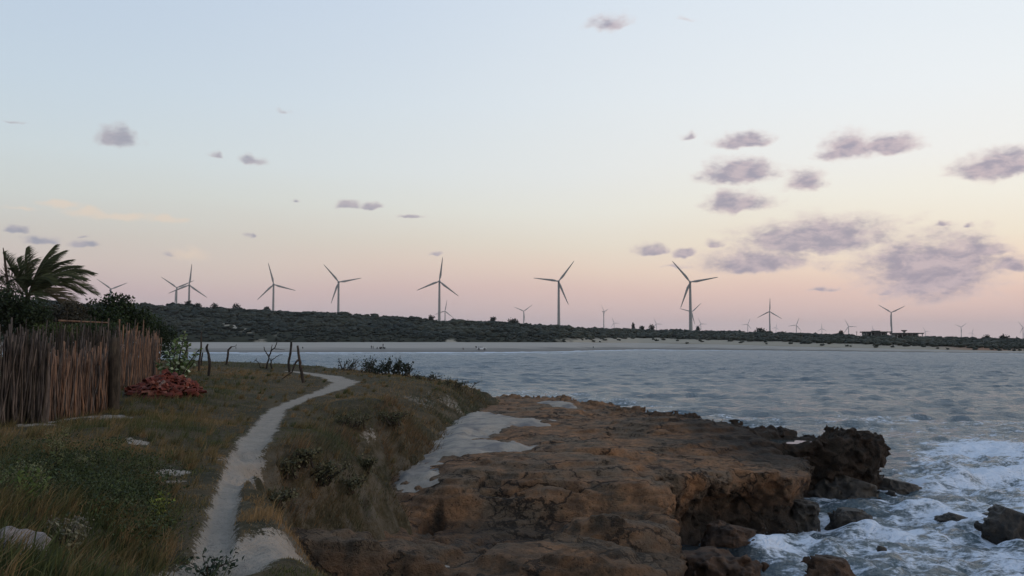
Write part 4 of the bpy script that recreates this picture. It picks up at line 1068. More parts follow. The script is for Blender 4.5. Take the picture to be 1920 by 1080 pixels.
# broad-leaved milky plant by the end of the stick fence
def milk_plant():
    Y = 36.0; x = (330 - 960) / FPX * Y; z = ground_z(x, Y)
    t = root('leafy_plant', (x, Y, z), 'tall pale-leaved plant growing beside the end of the stick fence', 'plant')
    mb = MB(); P, Dv, big = [], [], []
    for (dx_, top, lean_) in [(-.25, 1.2, -.3), (.0, 1.75, .1), (.15, 1.5, .35), (.45, 1.35, .75), (-.05, 1.0, -.1), (.2, 1.0, .3), (-.35, .8, -.5), (.3, .8, .55), (.1, 2.0, .25)]:
        p = np.array([(dx_ * .3, 0, -.1), (dx_ * .6 + lean_ * .3, RNG.normal(0, .15), top * .5), (dx_ * .6 + lean_, RNG.normal(0, .25), top)])
        mb.tube(p, [.035, .025, .012], 5)
        for f in np.linspace(.2, 1, 24):
            q = p[0] + (p[1] - p[0]) * min(1, 2 * f) + (p[2] - p[1]) * max(0, 2 * f - 1)
            for s in (-1, 1):
                P.append(q); v = RNG.normal(0, .5, 3); v[0] += s * .9; v[2] += .35; Dv.append(v)
    mb.obj('stem', m_post, t)['kind'] = 'stuff'
    P = np.array(P); Dv = np.array(Dv); k = RNG.random(len(P)) < .3
    leaf_obj('leaves', t, P, RNG.uniform(.12, .24, len(P)), np.where(k[:, None], tint_mix(len(P), L3(132, 146, 112), L3(176, 184, 152)), tint_mix(len(P), L3(58, 76, 38), L3(98, 112, 62))), None, .6, 0, Dv)
milk_plant()

# ------------------------------------------------------------------ trees behind the stick fence
def crown_leaves(blobs, n, size, c1, c2):
    P = []
    vol = np.array([b[3] * b[4] * b[5] for b in blobs]) ** (2 / 3); cnt = (vol / vol.sum() * n).astype(int)
    T = []
    for b, m in zip(blobs, cnt):
        q = RNG.normal(0, 1, (m, 3)); q /= np.linalg.norm(q, axis=1)[:, None]
        q *= (RNG.random((m, 1)) ** 0.35)
        lump = 1 + 0.28 * np.sin(q[:, :1] * 7 + b[0]) * np.cos(q[:, 1:2] * 6 + b[2]) 
        P.append(np.array(b[:3]) + q * np.array(b[3:6]) * lump); T.append(tint_mix(m, c1, c2) * RNG.uniform(.75, 1.25))
    P = np.vstack(P)
    return P, RNG.uniform(0.6, 1.3, len(P)) * size, np.vstack(T)
def tree(px, Y, blobs_px, n, size, c1, c2, label, group, trunk_r=.12, name='broadleaf_tree'):
    """blobs_px: (px, py, rx px, ry px) crown lumps seen at distance Y"""
    k = Y / FPX
    x0 = (px - 960) * k; z0 = ground_z(x0, Y) if Y < 90 else None
    t = root(name, (x0, Y, z0), label, 'tree', group)
    bl = []
    for (bx, by, rx, ry) in blobs_px:
        c = at_y(bx, by, Y); bl.append(((c[0] - x0), RNG.normal(0, rx * k * .35), c[2] - z0, rx * k, rx * k * .9, ry * k))
    P, S, T = crown_leaves(bl, n, size, c1, c2)
    mb = MB(); top = max(b[2] for b in bl)
    fork = min(b[2] for b in bl) * .55
    mb.tube([(0, 0, -.2), (.06, 0, fork * .5), (-.03, .03, fork)], [trunk_r * 1.3, trunk_r, trunk_r * .85], 8)
    for b in bl:
        mb.tube([(-.03, .03, fork * .95), ((b[0]) * .5, b[1] * .5, (fork + b[2]) * .5 + .15), (b[0], b[1], b[2] + b[5] * .4)], [trunk_r * .7, trunk_r * .42, trunk_r * .15], 5)
    mb.obj('trunk', m_bark, t)
    leaf_obj('crown', t, P, S, T)
    return t
TG = 'trees behind the stick fence'
G1, G2 = L3(26, 36, 18), L3(50, 62, 32)
tree(205, 44, [(212, 566, 26, 16), (238, 578, 18, 24), (180, 595, 42, 30), (225, 606, 38, 30), (262, 596, 24, 22), (150, 602, 26, 24)], 5200, .17, G1, G2, 'dark broad-leaved tree with two ragged tops under the lone wind turbine', TG)
tree(120, 40, [(120, 588, 40, 22), (95, 600, 44, 26), (148, 606, 30, 26)], 3200, .16, L3(40, 38, 28), L3(64, 58, 44), 'brownish drooping tree under the right side of the palm', TG)
tree(285, 52, [(282, 612, 30, 22), (310, 628, 26, 20), (262, 620, 22, 22)], 2600, .16, G1 * 1.15, G2 * 1.1, 'low dark bush-like tree behind the far end of the fence', TG)
tree(20, 38, [(10, 586, 44, 40), (50, 598, 46, 30), (-30, 570, 50, 44), (70, 588, 34, 26), (30, 568, 34, 22)], 5200, .16, L3(26, 34, 20), L3(44, 54, 30), 'dark dense tree below the palm at the left edge', TG)
tree(60, 47, [(30, 640, 60, 34), (90, 645, 60, 30), (150, 645, 60, 34)], 3200, .2, G1, G2, 'dark low tree filling the gap behind the middle of the fence', TG, .08)
tree(255, 58, [(225, 640, 45, 28), (275, 645, 40, 26), (310, 655, 30, 22)], 2600, .2, G1, G2, 'dark low tree behind the brown end of the fence', TG, .08)
tree(110, 31, [(108, 622, 40, 16), (140, 625, 30, 14)], 1500, .12, L3(40, 50, 24), L3(70, 78, 36), 'small yellow-green shrubby tree just behind the fence top', TG, .05)
tree(180, 33, [(180, 620, 40, 16), (215, 625, 30, 18)], 1700, .12, G1, G2, 'small dark shrubby tree behind the fence under the wooden rail', TG, .05)

# ------------------------------------------------------------------ coconut palm blown by the wind
def palm():
    Y = 42.0; k = Y / FPX
    c = at_y(52, 556, Y); x0 = c[0]; z0 = ground_z(x0, Y); hz = c[2] - z0
    t = root('coconut_palm', (x0, Y, z0), 'coconut palm with wind-blown fronds rising behind the stick fence', 'palm tree')
    mb = MB(); mb.tube([(-.5, 0, -.2), (-.3, 0, hz * .4), (0, 0, hz)], [.2, .15, .12], 9)
    mb.obj('trunk', m_bark, t)
    specs = [  # (end dx px, end dy px up, droop, depth offset)
        (-12, 90, .12, -.3), (30, 98, .10, .2), (58, 84, .18, -.3), (75, 58, .2, .3), (98, 30, .28, -.2), (112, 4, .3, .2), (96, -22, .25, -.4), (70, -40, .3, .5), (-45, 70, .2, .3),
        (-50, 80, .05, -.5), (-78, 30, .3, .2), (-70, -10, .3, -.3), (40, -30, .3, -1.0), (20, 60, .3, -1.2), (60, 20, .35, -1.0), (-20, 20, .3, -1.3), (45, 72, .2, .8), (12, 78, .12, .9), (88, 46, .24, .9), (66, 8, .3, 1.0), (-30, 50, .2, -.9)]
    for i, (ex, ey, dr_, dep) in enumerate(specs):
        E = np.array([ex * k, dep * 1.2, ey * k]); n = 22
        s = np.linspace(0, 1, n)
        p = E[None] * s[:, None] + np.array([0, 0, 1.0])[None] * (dr_ * np.linalg.norm(E) * (np.sin(s * np.pi) * .9))[:, None] + np.array([.35, 0, 0])[None] * (s ** 2.2)[:, None]
        p = p + [0, 0, hz]
        f = MB(); f.tube(p, np.linspace(.035, .008, n), 4)
        V = [np.vstack(f.v)]; T0 = np.vstack(f.t); Q0 = np.vstack(f.q); cols = [np.repeat(L3(74, 72, 48)[None], len(V[0]), 0)]
        Tn = np.gradient(p, axis=0); Tn /= np.linalg.norm(Tn, axis=1)[:, None]
        m = 50; u = np.linspace(.12, .99, m); nT = [T0]; nv = len(V[0])
        for side in (-1, 1):
            for ui in u:
                j = ui * (n - 1); a = int(min(j, n - 2)); q = p[a] + (p[a + 1] - p[a]) * (j - a); tg = Tn[a]
                lt = (.72 * math.sin(math.pi * (ui * .8 + .16)) + .14) * RNG.uniform(.8, 1.15)
                d = tg * .85 + np.array([.75, 0, -.12]) + np.array([0, side * .55, 0]) + np.cross(tg, [0, 1, 0]) * side * .38 + RNG.normal(0, .07, 3)
                d /= np.linalg.norm(d)
                wv2 = np.cross(d, [0, 1, 0.2]); wv2 /= np.linalg.norm(wv2) + 1e-6; wv2 = wv2 * .015
                mid = q + d * lt * .55; tip = q + d * lt + np.array([.05, 0, -.13 * lt])
                V.append(np.array([q - wv2, q + wv2, mid + wv2, mid - wv2, tip])); nT.append(np.array([(0, 1, 2), (0, 2, 3), (3, 2, 4)]) + nv); nv += 5
                cols.append(np.repeat((tint_mix(1, L3(46, 54, 34), L3(82, 88, 60)) if i not in (6, 7) else tint_mix(1, L3(78, 70, 54), L3(100, 92, 72))), 5, 0))
        add_obj('frond', make_mesh('frond', np.vstack(V), np.vstack(nT), Q0, m_leaf, False, colors={'tint': np.vstack(cols)}), t)
    mb = MB(); mb.tube([(-.75, -.2, hz - .2), (-1.0, -.2, hz + 1.5), (-1.13, -.2, hz + 2.3)], [.07, .06, .02], 5)
    mb.obj('dead_frond_stalk', m_post, t)
palm()

# ------------------------------------------------------------------ scrub covering the far hillside
def ico():
    ph = (1 + 5 ** .5) / 2
    v = np.array([(-1, ph, 0), (1, ph, 0), (-1, -ph, 0), (1, -ph, 0), (0, -1, ph), (0, 1, ph), (0, -1, -ph), (0, 1, -ph), (ph, 0, -1), (ph, 0, 1), (-ph, 0, -1), (-ph, 0, 1)], float)
    v /= np.linalg.norm(v[0])
    f = [(0, 11, 5), (0, 5, 1), (0, 1, 7), (0, 7, 10), (0, 10, 11), (1, 5, 9), (5, 11, 4), (11, 10, 2), (10, 7, 6), (7, 1, 8), (3, 9, 4), (3, 4, 2), (3, 2, 6), (3, 6, 8), (3, 8, 9), (4, 9, 5), (2, 4, 11), (6, 2, 10), (8, 6, 7), (9, 8, 1)]
    vs = [tuple(q) for q in v]; cache = {}; nf = []
    def mid(a, b):
        key = (min(a, b), max(a, b))
        if key not in cache:
            m = (np.array(vs[a]) + np.array(vs[b])) / 2; m /= np.linalg.norm(m); vs.append(tuple(m)); cache[key] = len(vs) - 1
        return cache[key]
    for a, b, c in f:
        ab, bc, ca = mid(a, b), mid(b, c), mid(c, a); nf += [(a, ab, ca), (b, bc, ab), (c, ca, bc), (ab, bc, ca)]
    return np.array(vs), np.array(nf)
ICO_V, ICO_F = ico()
def scrub():
    n = 8600
    tp = RNG.uniform(-260, 2250, n); s = RNG.random(n) * 1.06
    s[: n // 6] = RNG.uniform(0.9, 1.06, n // 6)
    sa = sandiness(tp, s)
    keep = RNG.random(n) > np.clip(sa * 1.1, 0, 0.93)
    tp, s = tp[keep], s[keep]
    x, y, z = hill(tp, s); n = len(x)
    dense = np.interp(tp, [0, 900, 1500, 2000], [1.0, .95, .85, .75])
    r = RNG.uniform(1.0, 2.3, n) * dense * (0.55 + 0.45 * sstep(s, 0.05, 0.3)) * (1 + 0.25 * sstep(tp, 1000, 1300) * sstep(s, .4, .6))
    V = ICO_V[None] * (1 + RNG.normal(0, .24, (n, len(ICO_V), 1)))
    V = V * np.stack([r * RNG.uniform(.9, 1.5, n), r, r * RNG.uniform(.42, .72, n)], -1)[:, None]
    V = V + np.stack([x, y, z + r * .45], -1)[:, None]
    F = ICO_F[None] + (np.arange(n) * len(ICO_V))[:, None, None]
    tone = 0.5 + 0.7 * fbm2(x, y, .025, 3, .5, 97) + RNG.normal(0, .14, n)
    tint = np.clip(L3(27, 34, 25)[None] * (1 - tone[:, None]) + L3(49, 51, 38)[None] * tone[:, None], .004, 1)
    tint = np.repeat(tint, len(ICO_V), 0) * (1 + RNG.normal(0, .07, (n * len(ICO_V), 1)))
    # loose leaf sprays break the outlines
    m = 32000; j = RNG.integers(0, n, m); q = RNG.normal(0, 1, (m, 3)); q[:, 2] = np.abs(q[:, 2]) * .8; q /= np.linalg.norm(q, axis=1)[:, None]
    P = np.stack([x, y, z + r * .45], -1)[j] + q * r[j][:, None] * [1.15, 1, .7]
    Vl, Ql, Cl = leaf_quads(P, RNG.uniform(.3, .75, m), np.clip(tint[j * len(ICO_V)], .004, 1), .7, .6)
    nb = n * len(ICO_V)
    me = make_mesh('hillside_scrub', np.vstack([V.reshape(-1, 3), Vl]), F.reshape(-1, 3), Ql + nb, m_scrub, True, colors={'tint': np.clip(np.vstack([tint, Cl]), .004, 1)})
    tag(add_obj('hillside_scrub', me), 'dense dark scrub covering the far hillside above the beach', 'scrub', kind='stuff')
scrub()
def far_tree(px, s, rx, rz, label, lumps=5, trunk=0.0):
    x, y, z = [float(v[0]) for v in hill(np.array([float(px)]), np.array([s]))]
    t = root('hill_tree', (x, y, z), label, 'tree', 'trees standing out along the far ridge')
    bl = [(RNG.normal(0, rx * .35), RNG.normal(0, rx * .3), trunk + rz * RNG.uniform(.5, 1.1), rx * RNG.uniform(.5, .8), rx * .6, rz * RNG.uniform(.45, .65)) for _ in range(lumps)]
    bl.append((0, 0, trunk + rz * .8, rx * .8, rx * .7, rz * .7))
    P, S, T = crown_leaves(bl, 420, .75, L3(26, 32, 24), L3(42, 46, 34))
    mb = MB(); mb.tube([(0, 0, -.5), (.1, 0, trunk + rz * .5), (0, 0, trunk + rz)], [.3, .22, .1], 6)
    mb.obj('trunk', m_bark, t)
    leaf_obj('crown', t, P, S, T, m_scrub, .8)
far_tree(402, 1.0, 3.2, 3.2, 'round dark tree on the ridge just right of the turbine pair')
far_tree(445, 1.0, 3.2, 3.4, 'largest round tree on the ridge, left of the first tall turbine')
far_tree(352, 1.0, 3.0, 2.8, 'low round tree at the foot of the paired turbines')
far_tree(370, 1.0, 2.6, 2.6, 'small tree on the ridge between the turbine pair and the round trees')
far_tree(500, 1.0, 2.2, 2.6, 'small bump of a tree just left of the first tall turbine')
far_tree(808, 1.0, 2.2, 3.2, 'narrow tree on the ridge left of the central tall turbine')
far_tree(925, 1.0, 2.4, 3.0, 'dark tree on the ridge between the two middle tall turbines')
far_tree(965, 1.0, 3.6, 2.8, 'wide tree on the ridge below the small turbine with raised blades')
far_tree(1187, 1.0, 1.3, 4.0, 'slim upright tree on the ridge between two small turbines')
far_tree(1203, 1.0, 2.2, 3.6, 'pair-crowned tree on the ridge beside the slim upright one')
far_tree(1220, 1.0, 2.4, 4.2, 'tallest ragged tree on the ridge left of the right-hand tall turbine')
far_tree(1308, 1.0, 1.4, 3.4, 'small tree just right of the tower of the right-hand tall turbine')
far_tree(1424, 1.0, 4.2, 3.0, 'broad mounded tree beside the turbine with one blade straight up')
far_tree(1577, 1.0, 1.6, 2.8, 'small tree on the low ridge left of the houses')
far_tree(1848, 1.0, 2.0, 2.4, 'little tree on the low ridge right of the houses')
far_tree(1885, 1.0, 2.6, 2.6, 'rounded tree near the right end of the far shore')
# ================================================================== STICK FENCES
STICK_MESH = []
def stick_mesh(i, mat, h=1.0, r=0.0175):
    n = 6; z = np.linspace(0, h, n)
    p = np.c_[np.cumsum(RNG.normal(0, .018, n)), np.cumsum(RNG.normal(0, .010, n)), z]; p[0, :2] = 0
    mb = MB(); mb.tube(p, np.linspace(r, r * RNG.uniform(.35, .7), n), 5)
    return mb.mesh('stick', mat, True)
SM = {k: [stick_mesh(i, m) for i in range(8)] for k, m in (('brown', m_stick), ('grey', m_stick_grey), ('dark', m_bark))}
def fence(a, b, n, h, hvar, mats, label, rails=True, post=None, jitter=.05, lean=.05, top_extra=None, group='fences of upright sticks'):
    """a, b: plan ends; every stick is a part"""
    a = np.array(a, float); b = np.array(b, float)
    za = ground_z(*a)
    t = root('stick_fence', (a[0], a[1], za), label, 'fence', group)
    L = np.linalg.norm(b - a); dr_ = (b - a) / L; nr = np.array([-dr_[1], dr_[0]])
    for i in range(n):
        f = (i + RNG.uniform(.15, .85)) / n
        p = a + (b - a) * f + nr * RNG.normal(0, jitter)
        z = ground_z(*p) - .03
        hh = (h + RNG.normal(0, hvar)) * (1 if RNG.random() > .12 else RNG.uniform(1.05, 1.15))
        key = mats[int(RNG.integers(len(mats)))]
        o = bpy.data.objects.new('stick', SM[key][int(RNG.integers(8))]); COL.objects.link(o); o.parent = t
        o.location = (p[0] - a[0], p[1] - a[1], z - za)
        w = RNG.uniform(.8, 1.5)
        o.scale = (w, w, hh); o.rotation_euler = (RNG.normal(0, lean), RNG.normal(0, lean), RNG.uniform(0, 6.28))
    if rails:
        for zz in (.45, 1.15):
            mb = MB(); m = 6
            pts = [(a + (b - a) * f + nr * .07) for f in np.linspace(0, 1, m)]
            mb.tube([(q[0] - a[0], q[1] - a[1], ground_z(*q) - za + zz + RNG.normal(0, .02)) for q in pts], .022, 5)
            mb.obj('rail', m_stick_grey, t, True)
    return t
def xy(px, py, z): return on_z(px, py, z)[:2]
fA0, fA1 = xy(-110, 812, 3.9), xy(76, 793, 3.85)
fence(fA0, fA1, 210, 1.70, .14, ['grey', 'grey', 'dark'], 'tall dark grey stick fence at the left edge, nearest to the camera')
fB0, fB1 = xy(84, 788, 3.85), xy(214, 765, 3.85)
fence(fB0, fB1, 200, 1.42, .13, ['brown', 'brown', 'brown', 'grey'], 'low fence panel of light brown sticks with bare sand at its foot', lean=.045)
fC0, fC1 = xy(224, 742, 3.88), xy(294, 706, 3.9)
fence(fC0, fC1, 220, 1.80, .16, ['brown', 'brown', 'grey'], 'reddish brown stick fence receding behind the heap of roof tiles', lean=.04)
fD0 = np.array([(50 - 960) / FPX * 20.5, 20.5]); fD1 = np.array([(216 - 960) / FPX * 25.0, 25.0])
fence(fD0, fD1, 190, 1.80, .14, ['dark', 'grey', 'dark'], 'dark stick fence standing behind the light brown panel', rails=True)
# thick corner post between the panels
def fence_post(pts, radii, label, group=None, name='fence_post', cat='post', extra=None, mat=None):
    pts = np.array(pts, float); b = pts[0]
    t = root(name, tuple(b), label, cat, group)
    mb = MB(); q = pts - b; q[0, 2] -= .15
    # resample with small wobbles so that it reads as a natural branch
    s = np.linspace(0, 1, len(q)); ss = np.linspace(0, 1, 4 * len(q)); r = np.interp(ss, s, np.broadcast_to(radii, (len(q),)))
    qq = np.stack([np.interp(ss, s, q[:, i]) for i in range(3)], -1); qq[1:-1, :2] += RNG.normal(0, .006, (len(qq) - 2, 2))
    mb.tube(qq, r * RNG.uniform(.9, 1.12, len(r)), 7)
    mb.obj('trunk', mat or m_post, t, True)
    for e, er in (extra or []):
        mb = MB(); e = np.array(e, float) - b; s = np.linspace(0, 1, len(e)); ss = np.linspace(0, 1, 3 * len(e))
        mb.tube(np.stack([np.interp(ss, s, e[:, i]) for i in range(3)], -1) + RNG.normal(0, .004, (len(ss), 3)), np.linspace(er, er * .4, len(ss)), 5)
        mb.obj('branch', mat or m_post, t, True)
    return t
c = xy(220, 766, 3.85) + np.array([0, -.25])
fence_post([(c[0], c[1], ground_z(*c)), (c[0] + .03, c[1], ground_z(*c) + .9), (c[0] - .02, c[1], ground_z(*c) + 1.75)], [.15, .14, .12], 'thick dark corner post between the brown fence panels', mat=m_bark)
c = xy(80, 792, 3.85)
fence_post([(c[0], c[1], ground_z(*c)), (c[0] + .02, c[1], ground_z(*c) + .9), (c[0] - .04, c[1], ground_z(*c) + 1.65)], [.11, .10, .08], 'thick grey post where the dark fence meets the brown panel', mat=m_stick_grey)

# ------------------------------------------------------------------ heap of terracotta roof tiles
m_tile, N, out = new_mat("terracotta")
geo = N.n('ShaderNodeNewGeometry').outputs['Position']; oi = N.n('ShaderNodeObjectInfo').outputs['Random']
tcol = N.ramp(oi, [(0, lin(78, 38, 32)[:3]), (.35, lin(100, 46, 36)[:3]), (.7, lin(116, 58, 44)[:3]), (.93, lin(128, 80, 64)[:3]), (1, lin(150, 130, 118)[:3])])
tcol = N.mix(N.step(N.noise(geo, 12, 4, .6), .45, .7), tcol, lin(66, 38, 32))
principled(N, out, tcol, .85, .2, bump(N, N.noise(geo, 60, 3, .6), .3, .005))
def tile_mesh():
    n = 6; L = .46; th = .016
    a = np.linspace(0.12, math.pi - .12, n); V = []
    for y, r in ((-L / 2, .095), (L / 2, .075)):
        for rr in (r, r - th):
            V += [(rr * math.cos(t), y, rr * math.sin(t)) for t in a]
    q = []
    for i in range(n - 1):
        q += [(i, i + 1, 2 * n + i + 1, 2 * n + i), (n + i + 1, n + i, 3 * n + i, 3 * n + i + 1), (i + 1, i, n + i, n + i + 1), (2 * n + i, 2 * n + i + 1, 3 * n + i + 1, 3 * n + i)]
    q += [(0, 2 * n, 3 * n, n), (n - 1, 2 * n - 1, 4 * n - 1, 3 * n - 1)]
    return make_mesh('roof_tile', V, None, q, m_tile, False)
TM = tile_mesh()
tb = gnd(304, 740)
th_ = root('roof_tile_heap', tuple(tb), 'heap of broken red roof tiles dumped in the grass by the fence', 'tile heap')
for i in range(170):
    f = RNG.random() ** .6; a = RNG.uniform(0, 6.28)
    ux, uy = f * math.cos(a), f * math.sin(a)
    hz = .48 * max(0, 1 - f) ** .8 * RNG.uniform(.72, 1) + .06
    o = bpy.data.objects.new('roof_tile', TM); COL.objects.link(o); o.parent = th_
    x, y = ux * .86, uy * 1.15
    o.location = (x + .05, y + .2, hz + ground_z(tb[0] + x, tb[1] + y) - tb[2])
    o.rotation_euler = (RNG.normal(0, .45), RNG.normal(0, .5), RNG.uniform(0, 6.28)); sc = RNG.uniform(.85, 1.1)
    o.scale = (sc, sc * (1 if RNG.random() > .3 else RNG.uniform(.45, .8)), sc)
mb = MB(); n_ = 24
for k in range(3):                                                        # core of broken tile rubble that the loose ones lie on
    pass
ths = np.linspace(0, 2 * np.pi, 20, endpoint=False)
Vc = [(0, .1, .43)]
for f, zz in ((.3, .37), (.6, .22), (.85, .08), (1.05, -.08)):
    Vc += [(f * .84 * math.cos(t) * RNG.uniform(.9, 1.1), f * 1.1 * math.sin(t) * RNG.uniform(.9, 1.1) + .1, zz * RNG.uniform(.8, 1.1)) for t in ths]
Tc = [(0, 1 + i, 1 + (i + 1) % 20) for i in range(20)]
Qc = [(1 + r * 20 + i, 1 + (r + 1) * 20 + i, 1 + (r + 1) * 20 + (i + 1) % 20, 1 + r * 20 + (i + 1) % 20) for r in range(3) for i in range(20)]
add_obj('rubble', make_mesh('rubble', Vc, Tc, Qc, m_tile, False), th_)['kind'] = 'stuff'

# ------------------------------------------------------------------ old driftwood posts across the field
PG = 'weathered fence posts across the field'
def post_px(chain, zb, radii, label, branches=(), **kw):
    """chain of pixels from the foot up, all at the foot's distance"""
    f = gnd(*chain[0], zb); Y = f[1]
    pts = [f] + [at_y(px, py, Y) for px, py in chain[1:]]
    ex = []
    for br, r in branches:
        ex.append(([at_y(px, py, Y) for px, py in br], r))
    return fence_post(pts, radii, label, PG, extra=ex, **kw)
post_px([(349, 700), (350, 680), (350, 665), (351, 642)], 3.85, [.06, .06, .055, .04], 'straight dark post nearest the leafy plant')
post_px([(372, 697), (374, 675), (377, 650), (377, 620)], 3.85, [.06, .06, .05, .025], 'tall thin post second from the leafy plant, topped by a long twig')
post_px([(377, 686), (378, 672), (380, 661)], 3.85, [.05, .045, .04], 'short stump leaning against the foot of the tall thin post')
post_px([(391, 705), (393, 683), (391, 665), (387, 651), (390, 645)], 3.85, [.06, .065, .06, .055, .04], 'bent post with its top kinked to the left')
post_px([(424, 684), (427, 668), (428, 656), (434, 650)], 3.8, [.07, .07, .065, .05], 'crooked post standing alone with a hooked branch at its top', [([(434, 650), (439, 650), (443, 648), (443, 645)], .025), ([(442, 650), (443, 655)], .02)])
post_px([(543, 698), (541, 680), (545, 660), (546, 641)], 3.6, [.08, .075, .07, .065], 'thick upright post on the left of the pair by the path')
post_px([(570, 718), (564, 690), (560, 665), (558, 648)], 3.6, [.075, .07, .065, .05], 'leaning post on the right of the pair by the path', [([(559, 674), (552, 684), (548, 697), (538, 704), (528, 711)], .05)])
# dead bush between the posts
f = gnd(506, 692, 3.7); Y = f[1]
t = root('dead_bush', tuple(f), 'bare dead bush with forked branches in front of the water', 'dead bush')
def br(ch, r):
    mb = MB(); e = np.array([at_y(px, py, Y) for px, py in ch]) - f; s = np.linspace(0, 1, len(e)); ss = np.linspace(0, 1, 3 * len(e))
    mb.tube(np.stack([np.interp(ss, s, e[:, i]) for i in range(3)], -1) + RNG.normal(0, .01, (len(ss), 3)) * np.array([1, 4, 1]), np.linspace(r, r * .45, len(ss)), 6)
    mb.obj('branch', m_post, t, True)
br([(499, 694), (503, 675), (507, 662), (509, 657), (515, 652), (519, 642)], .06)
br([(505, 669), (500, 663), (496, 656), (495, 650)], .05)
br([(509, 657), (510, 646)], .035)
br([(515, 654), (524, 655), (534, 656)], .025)
br([(511, 696), (508, 683), (508, 672)], .07)
br([(509, 676), (515, 671), (523, 666), (530, 665)], .03)
br([(490, 690), (483, 679), (479, 675)], .03)
br([(479, 675), (476, 678)], .02); br([(480, 676), (481, 671)], .02)
# wooden rail behind the fence
pa, pb = at_y(110, 601, 30), at_y(203, 605, 30)
z0 = ground_z(pb[0], 30)
t = root('wooden_rail', (pb[0], 30, z0), 'thin wooden rail on an upright pole in front of the dark trees', 'rail')
mb = MB(); mb.tube([(0, 0, -.2), (.01, 0, pb[2] - z0 + .15)], [.03, .025], 6); mb.obj('pole', m_stick_grey, t)
mb = MB(); mb.tube([pa - [pb[0], 30, z0], (pa + pb) / 2 - [pb[0], 30, z0] + [0, 0, -.0], pb - [pb[0], 30, z0]], [.035, .025, .02], 6); mb.obj('crossbar', m_stick, t)

# ------------------------------------------------------------------ boulders in the surf
m_wetrock, N, out = new_mat("wet_dark_rock")
geo = N.n('ShaderNodeNewGeometry').outputs['Position']
a1 = N.noise(geo, 3.0, 5, .65); a2 = N.noise(geo, 14, 5, .7)
cc = N.mix(N.step(a1, .35, .65), lin(34, 31, 28), lin(62, 54, 45))
principled(N, out, cc, .55, .4, bump(N, N.math('ADD', a2, N.noise(geo, 40, 3, .6)), .9, .04))
m_brownrock, N, out = new_mat("brown_boulder_rock")
geo = N.n('ShaderNodeNewGeometry').outputs['Position']
a1 = N.noise(geo, 2.0, 5, .65); a2 = N.noise(geo, 14, 5, .7)
cc = N.mix(N.step(a1, .35, .65), lin(50, 38, 30), lin(84, 62, 46))
principled(N, out, cc, .8, .3, bump(N, N.math('ADD', a2, N.noise(geo, 40, 3, .6)), .9, .04))
BL = {1: 'dark boulder alone in the surf off the end of the cliff', 2: 'brown boulder wedged at the foot of the cliff inlet', 3: 'large brown boulder at the bottom edge below the inlet',
      4: 'brown boulder in white foam at the bottom edge', 5: 'black rock cut off by the right edge of the sea', 6: 'flat dark rock awash in the surf', 7: 'tiny rock between the two low surf rocks',
      8: 'small low rock just left of the black rock at the right edge', 9: 'tiny dark rock poking out of the foam near the bottom', 10: 'jagged low ledge at the foot of the dark headland',
      11: 'outermost low ledge rock beyond the foot of the headland', 12: 'rounded dark rock leaning on the end of the cliff face'}
for (bx, by, bw, bh, dr_, sd_) in BOULDERS:
    c = on_z(bx, by, 0); k = c[1] / FPX; w, hgt = bw * k, bh * k * 1.02
    rx, ry, rz = w / 2, w / 2 * dr_, hgt
    vox = max(.028, w / 46)
    X = np.arange(-rx * 1.5, rx * 1.5, vox); Yg = np.arange(-ry * 1.5, ry * 1.5, vox); Z = np.arange(-.35, rz * 1.5, vox)
    x, y, z = np.meshgrid(X, Yg, Z, indexing='ij'); x, y, z = [v.astype(np.float32) for v in (x, y, z)]
    r_ = RNG.uniform(-.35, .35)
    q = np.sqrt((x / rx) ** 2 + (y / ry) ** 2 + (np.maximum(z, 0) / rz) ** 2)
    sc = min(rx, rz)
    F = (q - 1) * sc
    F = np.maximum(F, -(z + .3))
    nn_ = fbm3(x + bx, y + by, z, 1.1 / max(sc, .25), 4, .55, sd_); nr_ = fbm3(x + bx, y, z + by, 1.9 / max(sc, .25), 3, .55, sd_ + 3, ridged=True)
    F = F - sc * (.40 * nn_ + .30 * nr_ - .06) * sstep(z, -.35, -.1)
    F = np.maximum(F, (x * math.sin(r_) + z * math.cos(r_)) - rz * .96)
    v, qd = surface_nets(F.astype(np.float32), (X[0], Yg[0], Z[0]), vox)
    big = sd_ in (2, 3, 4)
    o = add_obj('boulder', make_mesh('boulder', v, None, qd, m_brownrock if big else m_wetrock, True), None, (c[0], c[1] + ry * .2, -.02))
    tag(o, BL[sd_], 'rock', 'rocks in the surf')
c = on_z(18, 1075, 4.25)
x, y, z = np.meshgrid(np.arange(-.3, .3, .014), np.arange(-.3, .3, .014), np.arange(-.12, .3, .014), indexing='ij')
x, y, z = [v_.astype(np.float32) for v_ in (x, y, z)]
F = (np.sqrt((x / .17) ** 2 + (y / .14) ** 2 + (z / .13) ** 2) - 1) * .13 - .05 * fbm3(x, y, z, 9, 3, .6, 4)
v, qd = surface_nets(F, (-.3, -.3, -.12), .014)
m_pale, N, out = new_mat("pale_stone")
geo = N.n('ShaderNodeNewGeometry').outputs['Position']
principled(N, out, N.mix(N.noise(geo, 25, 5, .7), lin(84, 78, 76), lin(150, 140, 136)), .9, .2, bump(N, N.noise(geo, 40, 4, .7), .8, .01))
tag(add_obj('stone', make_mesh('stone', v, None, qd, m_pale, True), None, (c[0], c[1], ground_z(c[0], c[1]) + .04)), 'pale crusted stone in the grass at the bottom left corner', 'stone')

